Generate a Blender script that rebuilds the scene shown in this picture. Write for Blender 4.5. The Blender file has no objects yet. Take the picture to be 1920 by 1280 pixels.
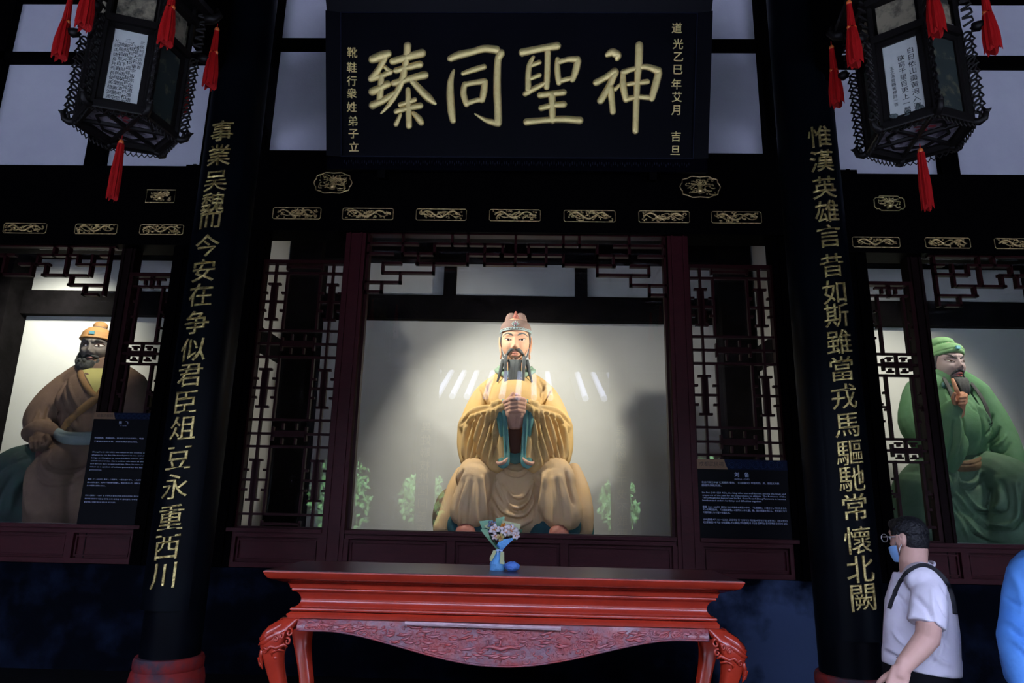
import bpy, bmesh, math, random
import numpy as np
from mathutils import Vector, Matrix, Euler
from mathutils.bvhtree import BVHTree
R_ = math.radians
SC = bpy.context.scene
COL = SC.collection

# ------------------------------------------------------------------ camera
YAW, PITCH, ROLL = R_(-1.5816), R_(13.5385), R_(1.1975)
CAM = Vector((0.1306, 0.0, 1.65))
cy_, sy_, cp_, sp_ = math.cos(YAW), math.sin(YAW), math.cos(PITCH), math.sin(PITCH)
FW = Vector((sy_*cp_, cy_*cp_, sp_)); RT = Vector((cy_, -sy_, 0)); UP = RT.cross(FW)
RT2 = RT*math.cos(ROLL)+UP*math.sin(ROLL); UP2 = -RT*math.sin(ROLL)+UP*math.cos(ROLL)
cd = bpy.data.cameras.new('camera'); cam = bpy.data.objects.new('camera', cd); COL.objects.link(cam)
cd.sensor_width = 36; cd.lens = 24; cd.clip_start = .05; cd.clip_end = 200
M = Matrix((RT2, UP2, -FW)).transposed().to_4x4(); M.translation = CAM
cam.matrix_world = M
SC.camera = cam
# ------------------------------------------------------------------ exposure, sky, lamps
vs = SC.view_settings
vs.view_transform = 'Standard'; vs.look = 'None'; vs.exposure = 0.0; vs.gamma = 1.0; vs.use_curve_mapping = False
W = bpy.data.worlds.new('sky'); SC.world = W; W.use_nodes = True
wn = W.node_tree.nodes; wl = W.node_tree.links
bg = wn['Background']; bg.inputs[0].default_value = (.60, .68, 1.0, 1); bg.inputs[1].default_value = 15.0
SC.cycles.max_bounces = 6; SC.cycles.transparent_max_bounces = 12; SC.cycles.diffuse_bounces = 3
SC.cycles.glossy_bounces = 3; SC.cycles.caustics_reflective = False; SC.cycles.sample_clamp_indirect = 4
SC.cycles.use_denoising = True

def spot(name, loc, tgt, power, angle, blend, size, colr):
    d = bpy.data.lights.new(name, 'SPOT'); d.energy = power; d.spot_size = R_(angle); d.spot_blend = blend
    d.shadow_soft_size = size; d.color = colr
    o = bpy.data.objects.new(name, d); COL.objects.link(o); o.location = loc
    o.rotation_euler = (Vector(tgt)-Vector(loc)).to_track_quat('-Z', 'Y').to_euler()
    return o
WARM = (1.0, .94, .84)
LAMPS = [
 ('case_lamp', (1.10, 5.40, 3.15), (-.35, 6.2, 2.3), 92, 120, .7, .04, WARM),
 ('case_lamp', (-1.05, 5.40, 3.75), (.30, 6.1, 1.85), 200, 110, .7, .04, WARM),
 ('case_lamp', (-4.60, 6.0, 3.85), (-4.80, 6.8, 3.0), 120, 120, 1, .05, (1, .96, .84)),
 ('case_lamp', (-3.35, 5.42, 3.9), (-4.05, 6.05, 3.0), 150, 62, 1, .05, (1, .92, .78)),
 ('case_lamp', (3.2, 5.42, 3.9), (3.3, 6.8, 2.6), 110, 95, 1, .05, (1, .94, .84)),
 ('case_lamp', (4.6, 5.5, 3.9), (4.0, 6.2, 2.8), 130, 80, 1, .05, (1, .94, .84)),
]
for l in LAMPS: spot(*l)

# ------------------------------------------------------------------ helpers
def at(px, py, Y):
    """a measured point of the photograph at depth Y, as a point of the room"""
    d = RT2*((px-960)/1280)+UP2*((640-py)/1280)+FW
    return CAM+d*(Y/d.y)
def srgb(r, g, b):
    f = lambda c: (c/255/12.92) if c/255 <= .04045 else ((c/255+.055)/1.055)**2.4
    return (f(r), f(g), f(b))
MATS = {}
def mat(name, color, rough=.6, metal=0, spec=.4, c2=None, nscale=6, namt=1.0, bump=0, bscale=30, coat=0, emit=None, stretch=None, lo=.35, hi=.7, trans=0):
    m = bpy.data.materials.new(name); m.use_nodes = True; nt = m.node_tree; n = nt.nodes; l = nt.links
    b = n['Principled BSDF']
    b.inputs['Base Color'].default_value = (*color, 1); b.inputs['Roughness'].default_value = rough
    b.inputs['Metallic'].default_value = metal; b.inputs['Specular IOR Level'].default_value = spec
    if coat: b.inputs['Coat Weight'].default_value = coat; b.inputs['Coat Roughness'].default_value = .12
    if trans: b.inputs['Transmission Weight'].default_value = trans
    tc = n.new('ShaderNodeTexCoord'); mp = n.new('ShaderNodeMapping'); l.new(tc.outputs['Object'], mp.inputs[0])
    if stretch: mp.inputs['Scale'].default_value = stretch
    if c2:
        no = n.new('ShaderNodeTexNoise'); no.inputs['Scale'].default_value = nscale; no.inputs['Detail'].default_value = 6
        no.inputs['Roughness'].default_value = .65
        l.new(mp.outputs[0], no.inputs[0])
        cr = n.new('ShaderNodeValToRGB'); cr.color_ramp.elements[0].position = lo; cr.color_ramp.elements[1].position = hi
        cr.color_ramp.elements[0].color = (*color, 1)
        cr.color_ramp.elements[1].color = (*[a+(b_-a)*namt for a, b_ in zip(color, c2)], 1)
        l.new(no.outputs[0], cr.inputs[0]); l.new(cr.outputs[0], b.inputs['Base Color'])
    if bump:
        nb = n.new('ShaderNodeTexNoise'); nb.inputs['Scale'].default_value = bscale; nb.inputs['Detail'].default_value = 4
        l.new(mp.outputs[0], nb.inputs[0])
        bu = n.new('ShaderNodeBump'); bu.inputs['Strength'].default_value = bump; bu.inputs['Distance'].default_value = .01
        l.new(nb.outputs[0], bu.inputs['Height']); l.new(bu.outputs[0], b.inputs['Normal'])
    if emit: b.inputs['Emission Color'].default_value = (*emit[0], 1); b.inputs['Emission Strength'].default_value = emit[1]
    MATS[name] = m
    return m
def glass_mat(name, base, tint=(1, 1, 1)):
    m = bpy.data.materials.new(name); m.use_nodes = True; nt = m.node_tree; n = nt.nodes; l = nt.links
    n.remove(n['Principled BSDF'])
    tr = n.new('ShaderNodeBsdfTransparent'); tr.inputs[0].default_value = (*tint, 1)
    gl = n.new('ShaderNodeBsdfGlossy'); gl.inputs['Roughness'].default_value = 0.0
    lw = n.new('ShaderNodeLayerWeight'); lw.inputs[0].default_value = .5
    pw = n.new('ShaderNodeMath'); pw.operation = 'POWER'; pw.inputs[1].default_value = 5; l.new(lw.outputs['Facing'], pw.inputs[0])
    ma = n.new('ShaderNodeMath'); ma.operation = 'MULTIPLY_ADD'; ma.inputs[1].default_value = 1-base; ma.inputs[2].default_value = base
    l.new(pw.outputs[0], ma.inputs[0])
    mx = n.new('ShaderNodeMixShader'); l.new(ma.outputs[0], mx.inputs[0]); l.new(tr.outputs[0], mx.inputs[1]); l.new(gl.outputs[0], mx.inputs[2])
    l.new(mx.outputs[0], n['Material Output'].inputs[0]); MATS[name] = m
    return m
black = mat('black_lacquer', (.0010, .0008, .0011), .6, spec=.02, bump=.1, bscale=20)
blackrough = mat('black_timber', (.0010, .0008, .0010), .8, spec=.01, bump=.3, bscale=25)
column_m = mat('column_lacquer', (.0010, .0011, .0022), .40, spec=.05, c2=(.0016, .003, .005), nscale=3, bump=.15, bscale=8)
redwood = mat('red_brown_wood', (.040, .0045, .0075), .5, spec=.15, c2=(.027, .0027, .005), nscale=5, bump=.1, bscale=40, stretch=(1, 1, 6))
darkred = mat('dark_red_lattice_wood', (.016, .0015, .0025), .5, spec=.12)
white = mat('white_plaster', (.52, .52, .60), .9, spec=.1, c2=(.46, .46, .55), nscale=2.2, bump=.1, bscale=60)
casewall = mat('case_plaster', (.60, .62, .585), .9, spec=.1, c2=(.54, .56, .53), nscale=1.5, bump=.05, bscale=50)
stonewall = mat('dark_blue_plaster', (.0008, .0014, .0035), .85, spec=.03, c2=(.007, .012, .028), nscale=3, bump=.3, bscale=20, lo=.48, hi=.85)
floor_m = mat('dark_stone_floor', (.003, .003, .003), .7, spec=.05, c2=(.006, .006, .008), nscale=4, bump=.2)
gold = mat('gold_leaf', (1.0, .83, .38), .55, metal=.9, spec=.6, c2=(.92, .72, .30), nscale=30, bump=.35, bscale=60)
golddull = mat('old_gold_leaf', (.80, .62, .28), .36, metal=.7, spec=.5, c2=(.30, .18, .07), nscale=40, bump=.4, bscale=90)
goldbright = mat('bright_gold_paint', (.85, .72, .36), .34, metal=.7, spec=.5, c2=(.6, .46, .16), nscale=50, bump=.3, bscale=90)
plaque_m = mat('plaque_lacquer', (.0009, .001, .0028), .45, spec=.06, c2=(.0018, .0018, .0045), nscale=2, bump=.08, bscale=6)
plaque_edge = mat('plaque_border_lacquer', (.004, .005, .013), .5, spec=.08)
glass = glass_mat('case_glass', .058)
glass_lan = glass_mat('lantern_glass', .02)

# a paler patch mixed into the plaster colour, right of the table
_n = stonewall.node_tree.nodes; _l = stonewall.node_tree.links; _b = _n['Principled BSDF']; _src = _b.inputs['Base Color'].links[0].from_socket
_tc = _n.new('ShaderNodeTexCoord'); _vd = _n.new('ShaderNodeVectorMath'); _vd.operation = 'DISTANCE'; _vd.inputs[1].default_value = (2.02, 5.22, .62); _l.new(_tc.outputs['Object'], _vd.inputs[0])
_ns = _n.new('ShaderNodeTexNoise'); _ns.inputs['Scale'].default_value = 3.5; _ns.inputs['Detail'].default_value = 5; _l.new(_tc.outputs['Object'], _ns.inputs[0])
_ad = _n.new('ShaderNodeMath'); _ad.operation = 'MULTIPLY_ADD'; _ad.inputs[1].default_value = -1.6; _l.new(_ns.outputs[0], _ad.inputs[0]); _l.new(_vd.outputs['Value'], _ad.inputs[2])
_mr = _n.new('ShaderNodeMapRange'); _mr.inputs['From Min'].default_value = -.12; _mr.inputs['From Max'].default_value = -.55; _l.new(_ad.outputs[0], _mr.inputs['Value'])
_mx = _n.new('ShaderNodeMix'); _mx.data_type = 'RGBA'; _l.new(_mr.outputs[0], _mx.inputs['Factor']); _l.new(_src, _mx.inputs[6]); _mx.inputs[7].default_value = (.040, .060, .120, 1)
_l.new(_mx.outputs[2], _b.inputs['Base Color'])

class MB:
    def __init__(s): s.v = []; s.f = []
    def add(s, v, f):
        k = len(s.v); s.v += [tuple(p) for p in v]; s.f += [tuple(i+k for i in q) for q in f]; return s
    def box(s, x0, x1, y0, y1, z0, z1, Mx=None):
        v = [Vector((x, y, z)) for x in (x0, x1) for y in (y0, y1) for z in (z0, z1)]
        if Mx is not None: v = [Mx@p for p in v]
        return s.add(v, [(0, 1, 3, 2), (4, 6, 7, 5), (0, 4, 5, 1), (2, 3, 7, 6), (0, 2, 6, 4), (1, 5, 7, 3)])
    def tube(s, pts, rad, n=8, flat=None, closed=False, cap=True):
        """tube along points; rad number or list; flat=(axis vector, factor) squashes the section along that axis"""
        pts = [Vector(p) for p in pts]; N = len(pts)
        if not hasattr(rad, '__len__'): rad = [rad]*N
        ax = Vector((.013, .31, .95)).normalized() if flat is None else Vector(flat[0]).normalized()
        V = []; prev = None
        for i, p in enumerate(pts):
            a = pts[(i-1) % N] if (closed or i) else p; b = pts[(i+1) % N] if (closed or i < N-1) else p
            t = (b-a).normalized() if (b-a).length > 1e-9 else Vector((0, 0, 1))
            if flat is not None:
                e2 = ax; e1 = t.cross(ax)
                if e1.length < 1e-4: e1 = Vector((1, 0, 0))
                e1.normalize(); fl = flat[1]
            else:
                if prev is None:
                    e1 = t.cross(ax if abs(t.dot(ax)) < .95 else Vector((1, 0, 0)))
                else: e1 = prev-t*prev.dot(t)
                if e1.length < 1e-6: e1 = t.orthogonal()
                e1.normalize(); e2 = t.cross(e1); fl = 1; prev = e1
            for k in range(n):
                an = 2*math.pi*k/n
                V.append(p+e1*(math.cos(an)*rad[i])+e2*(math.sin(an)*rad[i]*fl))
        F = []
        for i in range(N if closed else N-1):
            for k in range(n):
                F.append((i*n+k, i*n+(k+1) % n, ((i+1) % N)*n+(k+1) % n, ((i+1) % N)*n+k))
        if cap and not closed:
            F.append(tuple(range(n-1, -1, -1))); F.append(tuple((N-1)*n+k for k in range(n)))
        return s.add(V, F)
    def rtube(s, pts, rad, n=10, flat=None):
        """tube with rounded ends"""
        pts = [Vector(p) for p in pts]
        if not hasattr(rad, '__len__'): rad = [rad]*len(pts)
        d0 = (pts[0]-pts[1]).normalized(); d1 = (pts[-1]-pts[-2]).normalized()
        P = []; Q = []
        for a in (80, 50, 25): P.append(pts[0]+d0*rad[0]*math.sin(R_(a))); Q.append(rad[0]*math.cos(R_(a)))
        P += pts; Q += list(rad)
        for a in (25, 50, 80): P.append(pts[-1]+d1*rad[-1]*math.sin(R_(a))); Q.append(rad[-1]*math.cos(R_(a)))
        return s.tube(P, Q, n, flat)
    def ell(s, c, r, nu=20, nv=12, rot=None):
        V = []; F = []; c = Vector(c)
        if not hasattr(r, '__len__'): r = (r, r, r)
        for j in range(nv+1):
            t = math.pi*j/nv
            for i in range(nu):
                p = 2*math.pi*i/nu
                q = Vector((r[0]*math.sin(t)*math.cos(p), r[1]*math.sin(t)*math.sin(p), r[2]*math.cos(t)))
                if rot is not None: q = rot@q
                V.append(c+q)
        for j in range(nv):
            for i in range(nu):
                F.append((j*nu+i, (j+1)*nu+i, (j+1)*nu+(i+1) % nu, j*nu+(i+1) % nu))
        return s.add(V, F)
    def lathe(s, prof, n=32, c=(0, 0)):
        V = []; F = []
        for r, z in prof:
            for k in range(n):
                a = 2*math.pi*k/n; V.append((c[0]+r*math.cos(a), c[1]+r*math.sin(a), z))
        m = len(prof)
        for i in range(m-1):
            for k in range(n): F.append((i*n+k, i*n+(k+1) % n, (i+1)*n+(k+1) % n, (i+1)*n+k))
        F.append(tuple(range(n-1, -1, -1))); F.append(tuple((m-1)*n+k for k in range(n)))
        return s.add(V, F)
    def prism(s, poly, d0, d1, axis='y'):
        """poly of (x,z) extruded along y (or (x,y) along z)"""
        n = len(poly)
        mk = (lambda p, d: (p[0], d, p[1])) if axis == 'y' else ((lambda p, d: (p[0], p[1], d)) if axis == 'z' else (lambda p, d: (d, p[0], p[1])))
        V = [mk(p, d0) for p in poly]+[mk(p, d1) for p in poly]
        F = [tuple(range(n)), tuple(range(2*n-1, n-1, -1))]+[(i, i+n, (i+1) % n+n, (i+1) % n) for i in range(n)]
        return s.add(V, F)
    def mesh(s, name):
        me = bpy.data.meshes.new(name); me.from_pydata(s.v, [], s.f)
        bm = bmesh.new(); bm.from_mesh(me); bmesh.ops.recalc_face_normals(bm, faces=bm.faces); bm.to_mesh(me); bm.free()
        return me
def tag(o, label=None, cat=None, group=None, kind=None):
    if label: o['label'] = label
    if cat: o['category'] = cat
    if group: o['group'] = group
    if kind: o['kind'] = kind
    return o
def obj(name, mb, m, parent=None, smooth=False, loc=None, rot=None):
    me = mb.mesh(name) if isinstance(mb, MB) else mb
    if m is not None and not me.materials: me.materials.append(m)
    if smooth and not me.get('sm'):
        me.polygons.foreach_set('use_smooth', [True]*len(me.polygons)); me['sm'] = 1
        if smooth != 'all': me.set_sharp_from_angle(angle=R_(40))
    o = bpy.data.objects.new(name, me); COL.objects.link(o)
    if parent is not None: o.parent = parent
    if loc is not None: o.location = loc
    if rot is not None: o.rotation_euler = rot
    return o
def empty(name, loc=(0, 0, 0), rot=(0, 0, 0), label=None, cat=None, group=None, kind=None):
    o = bpy.data.objects.new(name, None); COL.objects.link(o); o.location = loc; o.rotation_euler = rot; o.empty_display_size = .1
    return tag(o, label, cat, group, kind)
def B(*a): return MB().box(*a)
def struct(name, mb, m, label, cat, parent=None, smooth=False):
    o = obj(name, mb, m, parent, smooth); return tag(o, label, cat, None, 'structure')
def children(o): return [c for c in bpy.data.objects if c.parent == o]
def copy_tree(o, parent=None):
    c = o.copy(); COL.objects.link(c)
    if parent is not None: c.parent = parent
    for ch in children(o): copy_tree(ch, c)
    return c
_tc = {}
def text_mesh(s, size=1, extrude=0.0, offset=0.0, bevel=0.0, align='CENTER', aligny='CENTER', key=None, res=3, width=0):
    cu = bpy.data.curves.new('txt', 'FONT'); cu.body = s; cu.size = size; cu.extrude = extrude; cu.offset = offset; cu.bevel_depth = bevel
    cu.bevel_resolution = 1; cu.align_x = align; cu.align_y = aligny; cu.resolution_u = res
    if width: cu.text_boxes[0].width = width
    o = bpy.data.objects.new('txt', cu); COL.objects.link(o)
    dg = bpy.context.evaluated_depsgraph_get(); me = bpy.data.meshes.new_from_object(o.evaluated_get(dg))
    bpy.data.objects.remove(o); bpy.data.curves.remove(cu)
    return me
def glyphs(chars, **kw):
    """all characters in one go, cut into one centred mesh each (list of (verts, faces))"""
    out = []
    for ch in chars:
        me = text_mesh(ch, **kw)
        v = np.empty(len(me.vertices)*3); me.vertices.foreach_get('co', v); v = v.reshape(-1, 3)
        f = [tuple(p.vertices) for p in me.polygons]
        if len(v): v[:, 0] -= (v[:, 0].max()+v[:, 0].min())/2; v[:, 1] -= (v[:, 1].max()+v[:, 1].min())/2
        out.append((v, f)); bpy.data.meshes.remove(me)
    return out
rnd = random.Random(7)
# ================================================================== the setting
YW = 5.3
struct('floor', B(-9, 9, -1.8, 3.70, -.3, 0), floor_m, 'dark stone floor in front of the raised platform', 'floor')
struct('floor_2', B(-9, 9, 3.70, 7.4, -.3, .45), floor_m, 'dark raised stone platform carrying the altar table and columns', 'floor')
cl = MB(); cl.prism([(-1.9, 4.1), (2.2, 6.9), (7.4, 6.9), (7.4, 7.1), (2.1, 7.1), (-1.9, 4.3)], -9, 9, 'x')
struct('ceiling', cl, blackrough, 'black sloping hall ceiling above the lanterns', 'ceiling')
struct('wall_left', B(-9.1, -9, -1.9, 7.4, 0, 7), blackrough, 'dark side wall at the left end of the hall', 'wall')
struct('wall_right', B(9, 9.1, -1.9, 7.4, 0, 7), blackrough, 'dark side wall at the right end of the hall', 'wall')
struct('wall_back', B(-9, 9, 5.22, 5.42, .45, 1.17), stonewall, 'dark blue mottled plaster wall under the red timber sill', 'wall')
struct('wall_rear', B(-9, 9, 7.2, 7.4, 0, 7), blackrough, 'outer rear wall behind the display cases', 'wall')
# floor of the cases
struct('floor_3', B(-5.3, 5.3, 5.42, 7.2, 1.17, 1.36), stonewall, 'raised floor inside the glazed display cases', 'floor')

# ---- dado of red brown timber, with panels
def dado(name, x0, x1, cuts, label, z0=1.175, z1=1.43):
    r = empty(name, ((x0+x1)/2, 5.26, z0), label=label, cat='wainscot', kind='structure')
    ox, oz = (x0+x1)/2, z0
    def L(a, b, c, d, y0=-.05, y1=.06): return B(a-ox, b-ox, y0, y1, c-oz, d-oz)
    obj('bottom_rail', L(x0, x1, z0, z0+.035), redwood, r); obj('top_rail', L(x0, x1, z1-.04, z1), redwood, r)
    obj('sill', L(x0, x1, z1-.004, z1+.022, -.075), redwood, r)
    for i, (a, b) in enumerate(zip(cuts[:-1], cuts[1:])):
        mb = MB(); q = .028
        mb.box(a+q-ox, b-q-ox, -.02, .03, z0+.035-oz, z1-.04-oz)
        for (c, d, e, f) in ((a+q+.012, b-q-.012, z0+.050, z0+.060), (a+q+.012, b-q-.012, z1-.068, z1-.058)): mb.box(c-ox, d-ox, -.036, -.018, e-oz, f-oz)
        for c in (a+q+.012, b-q-.022): mb.box(c-ox, c+.010-ox, -.036, -.018, z0+.060-oz, z1-.068-oz)
        obj('dado_panel', mb, redwood, r)
    for c in cuts: obj('dado_stile', L(c-.028, c+.028, z0+.035, z1-.04), redwood, r)
    return r
dado('wainscot', -1.217, 1.217, [-1.217, -.43, .40, 1.217], 'red brown three-panel wainscot below the middle display glass')
dado('wainscot', -2.10, -1.39, [-2.06, -1.39], 'red brown panel below the wide lattice screen, left of the middle glass')
dado('wainscot', 1.39, 2.10, [1.39, 2.06], 'red brown panel below the sign that stands right of the middle glass')
dado('wainscot', -5.2, -2.75, [-5.2, -4.3, -3.28, -2.79], 'dark red wainscot in the bay of the brown-robed statue')
dado('wainscot', 2.75, 5.2, [2.79, 3.28, 4.3, 5.2], 'dark red wainscot in the bay of the green-robed statue')

sidepost = mat('near_black_red_post', (.005, .0008, .001), .6, spec=.08)
# ---- posts in the screen wall
def post(x0, x1, z0, z1, label, m=redwood, y0=5.2, y1=5.36):
    mb = B(x0, x1, y0, y1, z0, z1); w = (x1-x0)
    if w > .1:
        mb.box(x0+w*.18, x0+w*.26, y0-.012, y0+.01, z0, z1); mb.box(x1-w*.26, x1-w*.18, y0-.012, y0+.01, z0, z1)
    return struct('timber_post', mb, m, label, 'post')
for s, nm in ((-1, 'left'), (1, 'right')):
    a, b = sorted((s*1.225, s*1.388)); post(a, b, 1.175, 3.84, 'red brown moulded post at the %s edge of the middle display glass' % nm)
    a, b = sorted((s*2.062, s*2.32)); post(a, b, 1.175, 4.5, 'black red timber post behind the %s inscribed column' % nm, blackrough)
    a, b = sorted((s*3.150, s*3.262)); post(a, b, 1.175, 3.84, 'dark timber post cutting in front of the %s robed statue' % ('brown' if s < 0 else 'green'), sidepost, 5.25)
    a, b = sorted((s*2.45, s*2.80)); post(a, b, 1.175, 4.4, 'dark timber post between the %s inscribed column and the narrow lattice' % nm, blackrough)

# ---- lintels (black timber)
struct('lintel', B(-2.2, 2.2, 5.16, 5.40, 3.80, 4.10), black, 'long black lintel carrying the seven gold dragon panels', 'lintel')
struct('lintel', B(-2.2, 2.2, 5.18, 5.40, 4.10, 4.53), black, 'black upper lintel with two gold medallions under the big plaque', 'lintel')
struct('lintel', B(-6, -2.2, 5.16, 5.40, 3.66, 4.365), black, 'black lintel over the brown-robed statue bay', 'lintel')
struct('lintel', B(2.2, 6, 5.16, 5.40, 3.66, 4.345), black, 'black lintel over the green-robed statue bay', 'lintel')

# ---- upper wall: white plaster panels in a black timber grid
uw = empty('wall_upper', (0, 5.3, 4.5), label='upper wall of pale plaster panels set in black timber', cat='wall', kind='structure')
def upanel(x0, x1, z0, z1):
    obj('plaster_panel', B(x0, x1, .02, .06, z0-4.5, z1-4.5), white, uw)
def utimber(x0, x1, z0, z1, n='timber_strip', y0=-.06, y1=.10):
    obj(n, B(x0, x1, y0, y1, z0-4.5, z1-4.5), blackrough, uw)
for x0, x1 in ((-2.16, -1.0), (-1.0, 0), (0, 1.0), (1.0, 2.10)):
    upanel(x0, x1, 4.50, 5.60); upanel(x0, x1, 5.65, 6.80)
for x0, x1 in ((-3.60, -2.69), (-4.66, -3.68), (-5.8, -4.75), (2.66, 3.56), (3.63, 4.66), (4.72, 5.8)):
    upanel(x0, x1, 4.33, 5.46); upanel(x0, x1, 5.50, 6.90)
utimber(-2.4, 2.4, 5.583, 5.668); utimber(-6, -2.4, 5.44, 5.52); utimber(2.4, 6, 5.42, 5.51)
utimber(-6, -2.4, 6.08, 6.16); utimber(2.4, 6, 6.08, 6.2); utimber(-2.4, 2.4, 6.4, 6.5)
for a, b in ((-3.715, -3.562), (3.525, 3.665), (-4.78, -4.62), (4.62, 4.78), (-.06, .06), (-1.05, -.95), (.95, 1.05)): utimber(a, b, 4.3, 6.9, 'timber_stud')
for a, b in ((-2.69, -2.155), (2.085, 2.665)): utimber(a, b, 4.3, 6.9, 'timber_stud', -.10, .12)
struct('wall_top', B(-6.2, 6.2, 5.36, 5.5, 4.3, 6.95), blackrough, 'dark boarding behind the upper plaster panels', 'wall')
for s in (-1, 1):
    a, b = sorted((s*5.9, s*9)); struct('wall_'+('left' if s < 0 else 'right')+'_end', B(a, b, 5.2, 5.4, .45, 6.95), blackrough, 'black timber wall beyond the %s statue bay' % ('brown' if s < 0 else 'green'), 'wall')

# ---- tie beams running towards the viewer from the two inscribed columns
for s, nm in ((-1, 'left'), (1, 'right')):
    a, b = sorted((s*2.125, s*2.25))
    mb = MB(); mb.prism([(a+.02, 4.69), (b-.02, 4.69), (b, 4.72), (b, 5.28), (b-.02, 5.31), (a+.02, 5.31), (a, 5.28), (a, 4.72)], -1.0, 5.24)
    struct('tie_beam', mb, black, 'black tie beam running forward from the head of the %s inscribed column' % nm, 'beam')

# ---- columns with red stone bases
redstone = mat('worn_red_stone', (.16, .010, .009), .7, spec=.2, c2=(.03, .02, .03), nscale=7, bump=.5, bscale=20, lo=.42, hi=.62)
def column(x, y, label, z0=.45):
    r = empty('hall_column', (x, y, z0), label=label, cat='column', kind='structure')
    mb = MB().lathe([(.172, .27), (.176, 1.5), (.176, 3.5), (.172, 6.4)], 40)
    obj('shaft', mb, column_m, r, smooth=True)
    mb = MB().lathe([(.17, 0), (.19, .0), (.205, .03), (.215, .09), (.215, .14), (.205, .19), (.196, .205), (.200, .215), (.200, .255), (.192, .275), (.15, .28)], 40)
    obj('column_base', mb, redstone, r, smooth=True)
    return r
column(-2.04, 4.45, 'round black column on a worn red stone base, left of the altar table')
column(2.06, 4.45, 'round black column on a stone base, right of the altar table')

goldcol = mat('weathered_gilding', (.62, .50, .20), .36, metal=.8, spec=.5, c2=(.20, .14, .04), nscale=30, bump=.5, bscale=70, lo=.4, hi=.65)
# couplet boards: curved black boards with gilt characters
def couplet(x, y, chars, zs, label, zb, zt, size=.165, R=.195, w=.17, wide=1.0, flip=0, xs=None):
    r = empty('couplet_board', (x, y, zb), label=label, cat='couplet board')
    mb = MB(); n = 14; V = []; F = []
    for z in (0, zt-zb):
        for rad in (R-.012, R):
            for i in range(n+1):
                a = (i/n-.5)*2*w/R; V.append((rad*math.sin(a), (-rad*math.cos(a))*(1-2*flip), z))
    q = n+1
    for i in range(n):
        F += [(q+i, q+i+1, 3*q+i+1, 3*q+i), (i+1, i, 2*q+i, 2*q+i+1), (i, i+1, q+i+1, q+i), (2*q+i+1, 2*q+i, 3*q+i, 3*q+i+1)]
    F += [(0, q, 3*q, 2*q), (q-1, 2*q-1, 4*q-1, 3*q-1)]
    mb.add(V, F); bo = obj('board', mb, column_m, r, smooth=True)
    for (v, f), z in zip(glyphs(chars, size=size*1.02, extrude=.004, offset=-.0015, bevel=.0025, res=2), zs):
        v = v.copy(); v[:, 0] *= wide
        a = v[:, 0]/R*(1-2*flip); rad = R+.003+v[:, 2]
        V = np.stack([rad*np.sin(a)*(1-0*flip), -rad*np.cos(a)*(1-2*flip), v[:, 1]+z-zb+v[:, 0]*.12], 1)
        obj('character', MB().add(V.tolist(), f), goldcol, r)
    return r
def zpx(x, Y, pys, xa, xb, ya, yb):
    return [at(xa+(xb-xa)*(p-ya)/(yb-ya), p, Y).z for p in pys]
ysL = [245, 290, 338, 380, 408, 460, 506, 552, 604, 655, 703, 753, 802, 858, 912, 970, 1026, 1080]
couplet(-2.05, 4.45, '事業吴魏而今安在争似君臣俎豆永重西川', zpx(0, 4.25, ysL, 428, 320, 245, 1080),
        'curved black board of gilt characters on the left column', 1.0, 4.6)
ysR = [255, 300, 350, 395, 441, 496, 546, 590, 640, 690, 742, 796, 848, 896, 950, 1012, 1066, 1120]
couplet(2.09, 4.45, '惟漢英雄言昔如斯雖當戎馬驅馳常懷北闕', zpx(0, 4.25, ysR, 1515, 1604, 255, 1120),
        'curved black board of gilt characters on the right column', .93, 4.6)

# ---- display cases behind the glass: back walls, posts, beams
struct('wall_case', B(-5.3, 5.3, 6.80, 6.9, 1.36, 4.6), casewall, 'pale plaster back wall of the three display cases', 'wall')
beam_m = mat('grey_black_beam', (.003, .0027, .003), .8, spec=.05, c2=(.008, .007, .008), nscale=4, bump=.4)
struct('beam', B(-5.3, 5.3, 6.70, 6.80, 3.49, 3.745), beam_m, 'rough black beam across the back wall of the cases', 'beam')
struct('beam', B(-5.3, 5.3, 6.66, 6.80, 4.12, 4.6), beam_m, 'upper black beam above the small plaster panels of the cases', 'beam')
for a, b, nm in ((-.775, -.65, 'left'), (.585, .71, 'right')):
    struct('timber_post', B(a, b, 6.71, 6.80, 3.745, 4.12), beam_m, 'short black stud between plaster panels, upper %s of the seated yellow statue' % nm, 'post')
for s, nm in ((-1, 'left'), (1, 'right')):
    a, b = sorted((s*2.02, s*2.34))
    struct('timber_post', B(a, b, 6.55, 6.80, 1.36, 4.6), beam_m, 'dark corner post seen through the %s wide lattice' % nm, 'post')
    a, b = sorted((s*2.36, s*2.44))
    struct('wall_partition', B(a, b, 5.45, 6.8, 1.36, 4.6), casewall, 'pale partition wall behind the %s inscribed column' % nm, 'wall')
    a, b = sorted((s*2.33, s*2.47))
    struct('beam', B(a, b, 5.45, 6.55, 2.97, 3.2), beam_m, 'short black beam on the partition seen through the %s lattice' % nm, 'beam')
    a, b = sorted((s*5.17, s*5.4))
    struct('timber_post', B(a, b, 6.5, 6.80, 1.36, 4.6), beam_m, 'dark end post of the case of the %s robed statue' % ('brown' if s < 0 else 'green'), 'post')
struct('ceiling_case', B(-5.3, 5.3, 5.4, 7.2, 4.6, 4.7), blackrough, 'black boarded ceiling of the display cases', 'ceiling')
for s in (-1, 1):
    a, b = sorted((s*5.3, s*5.4)); struct('wall_case_end', B(a, b, 5.4, 7.2, .45, 4.7), blackrough, 'dark end wall of the case of the %s robed statue' % ('brown' if s < 0 else 'green'), 'wall')

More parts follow.
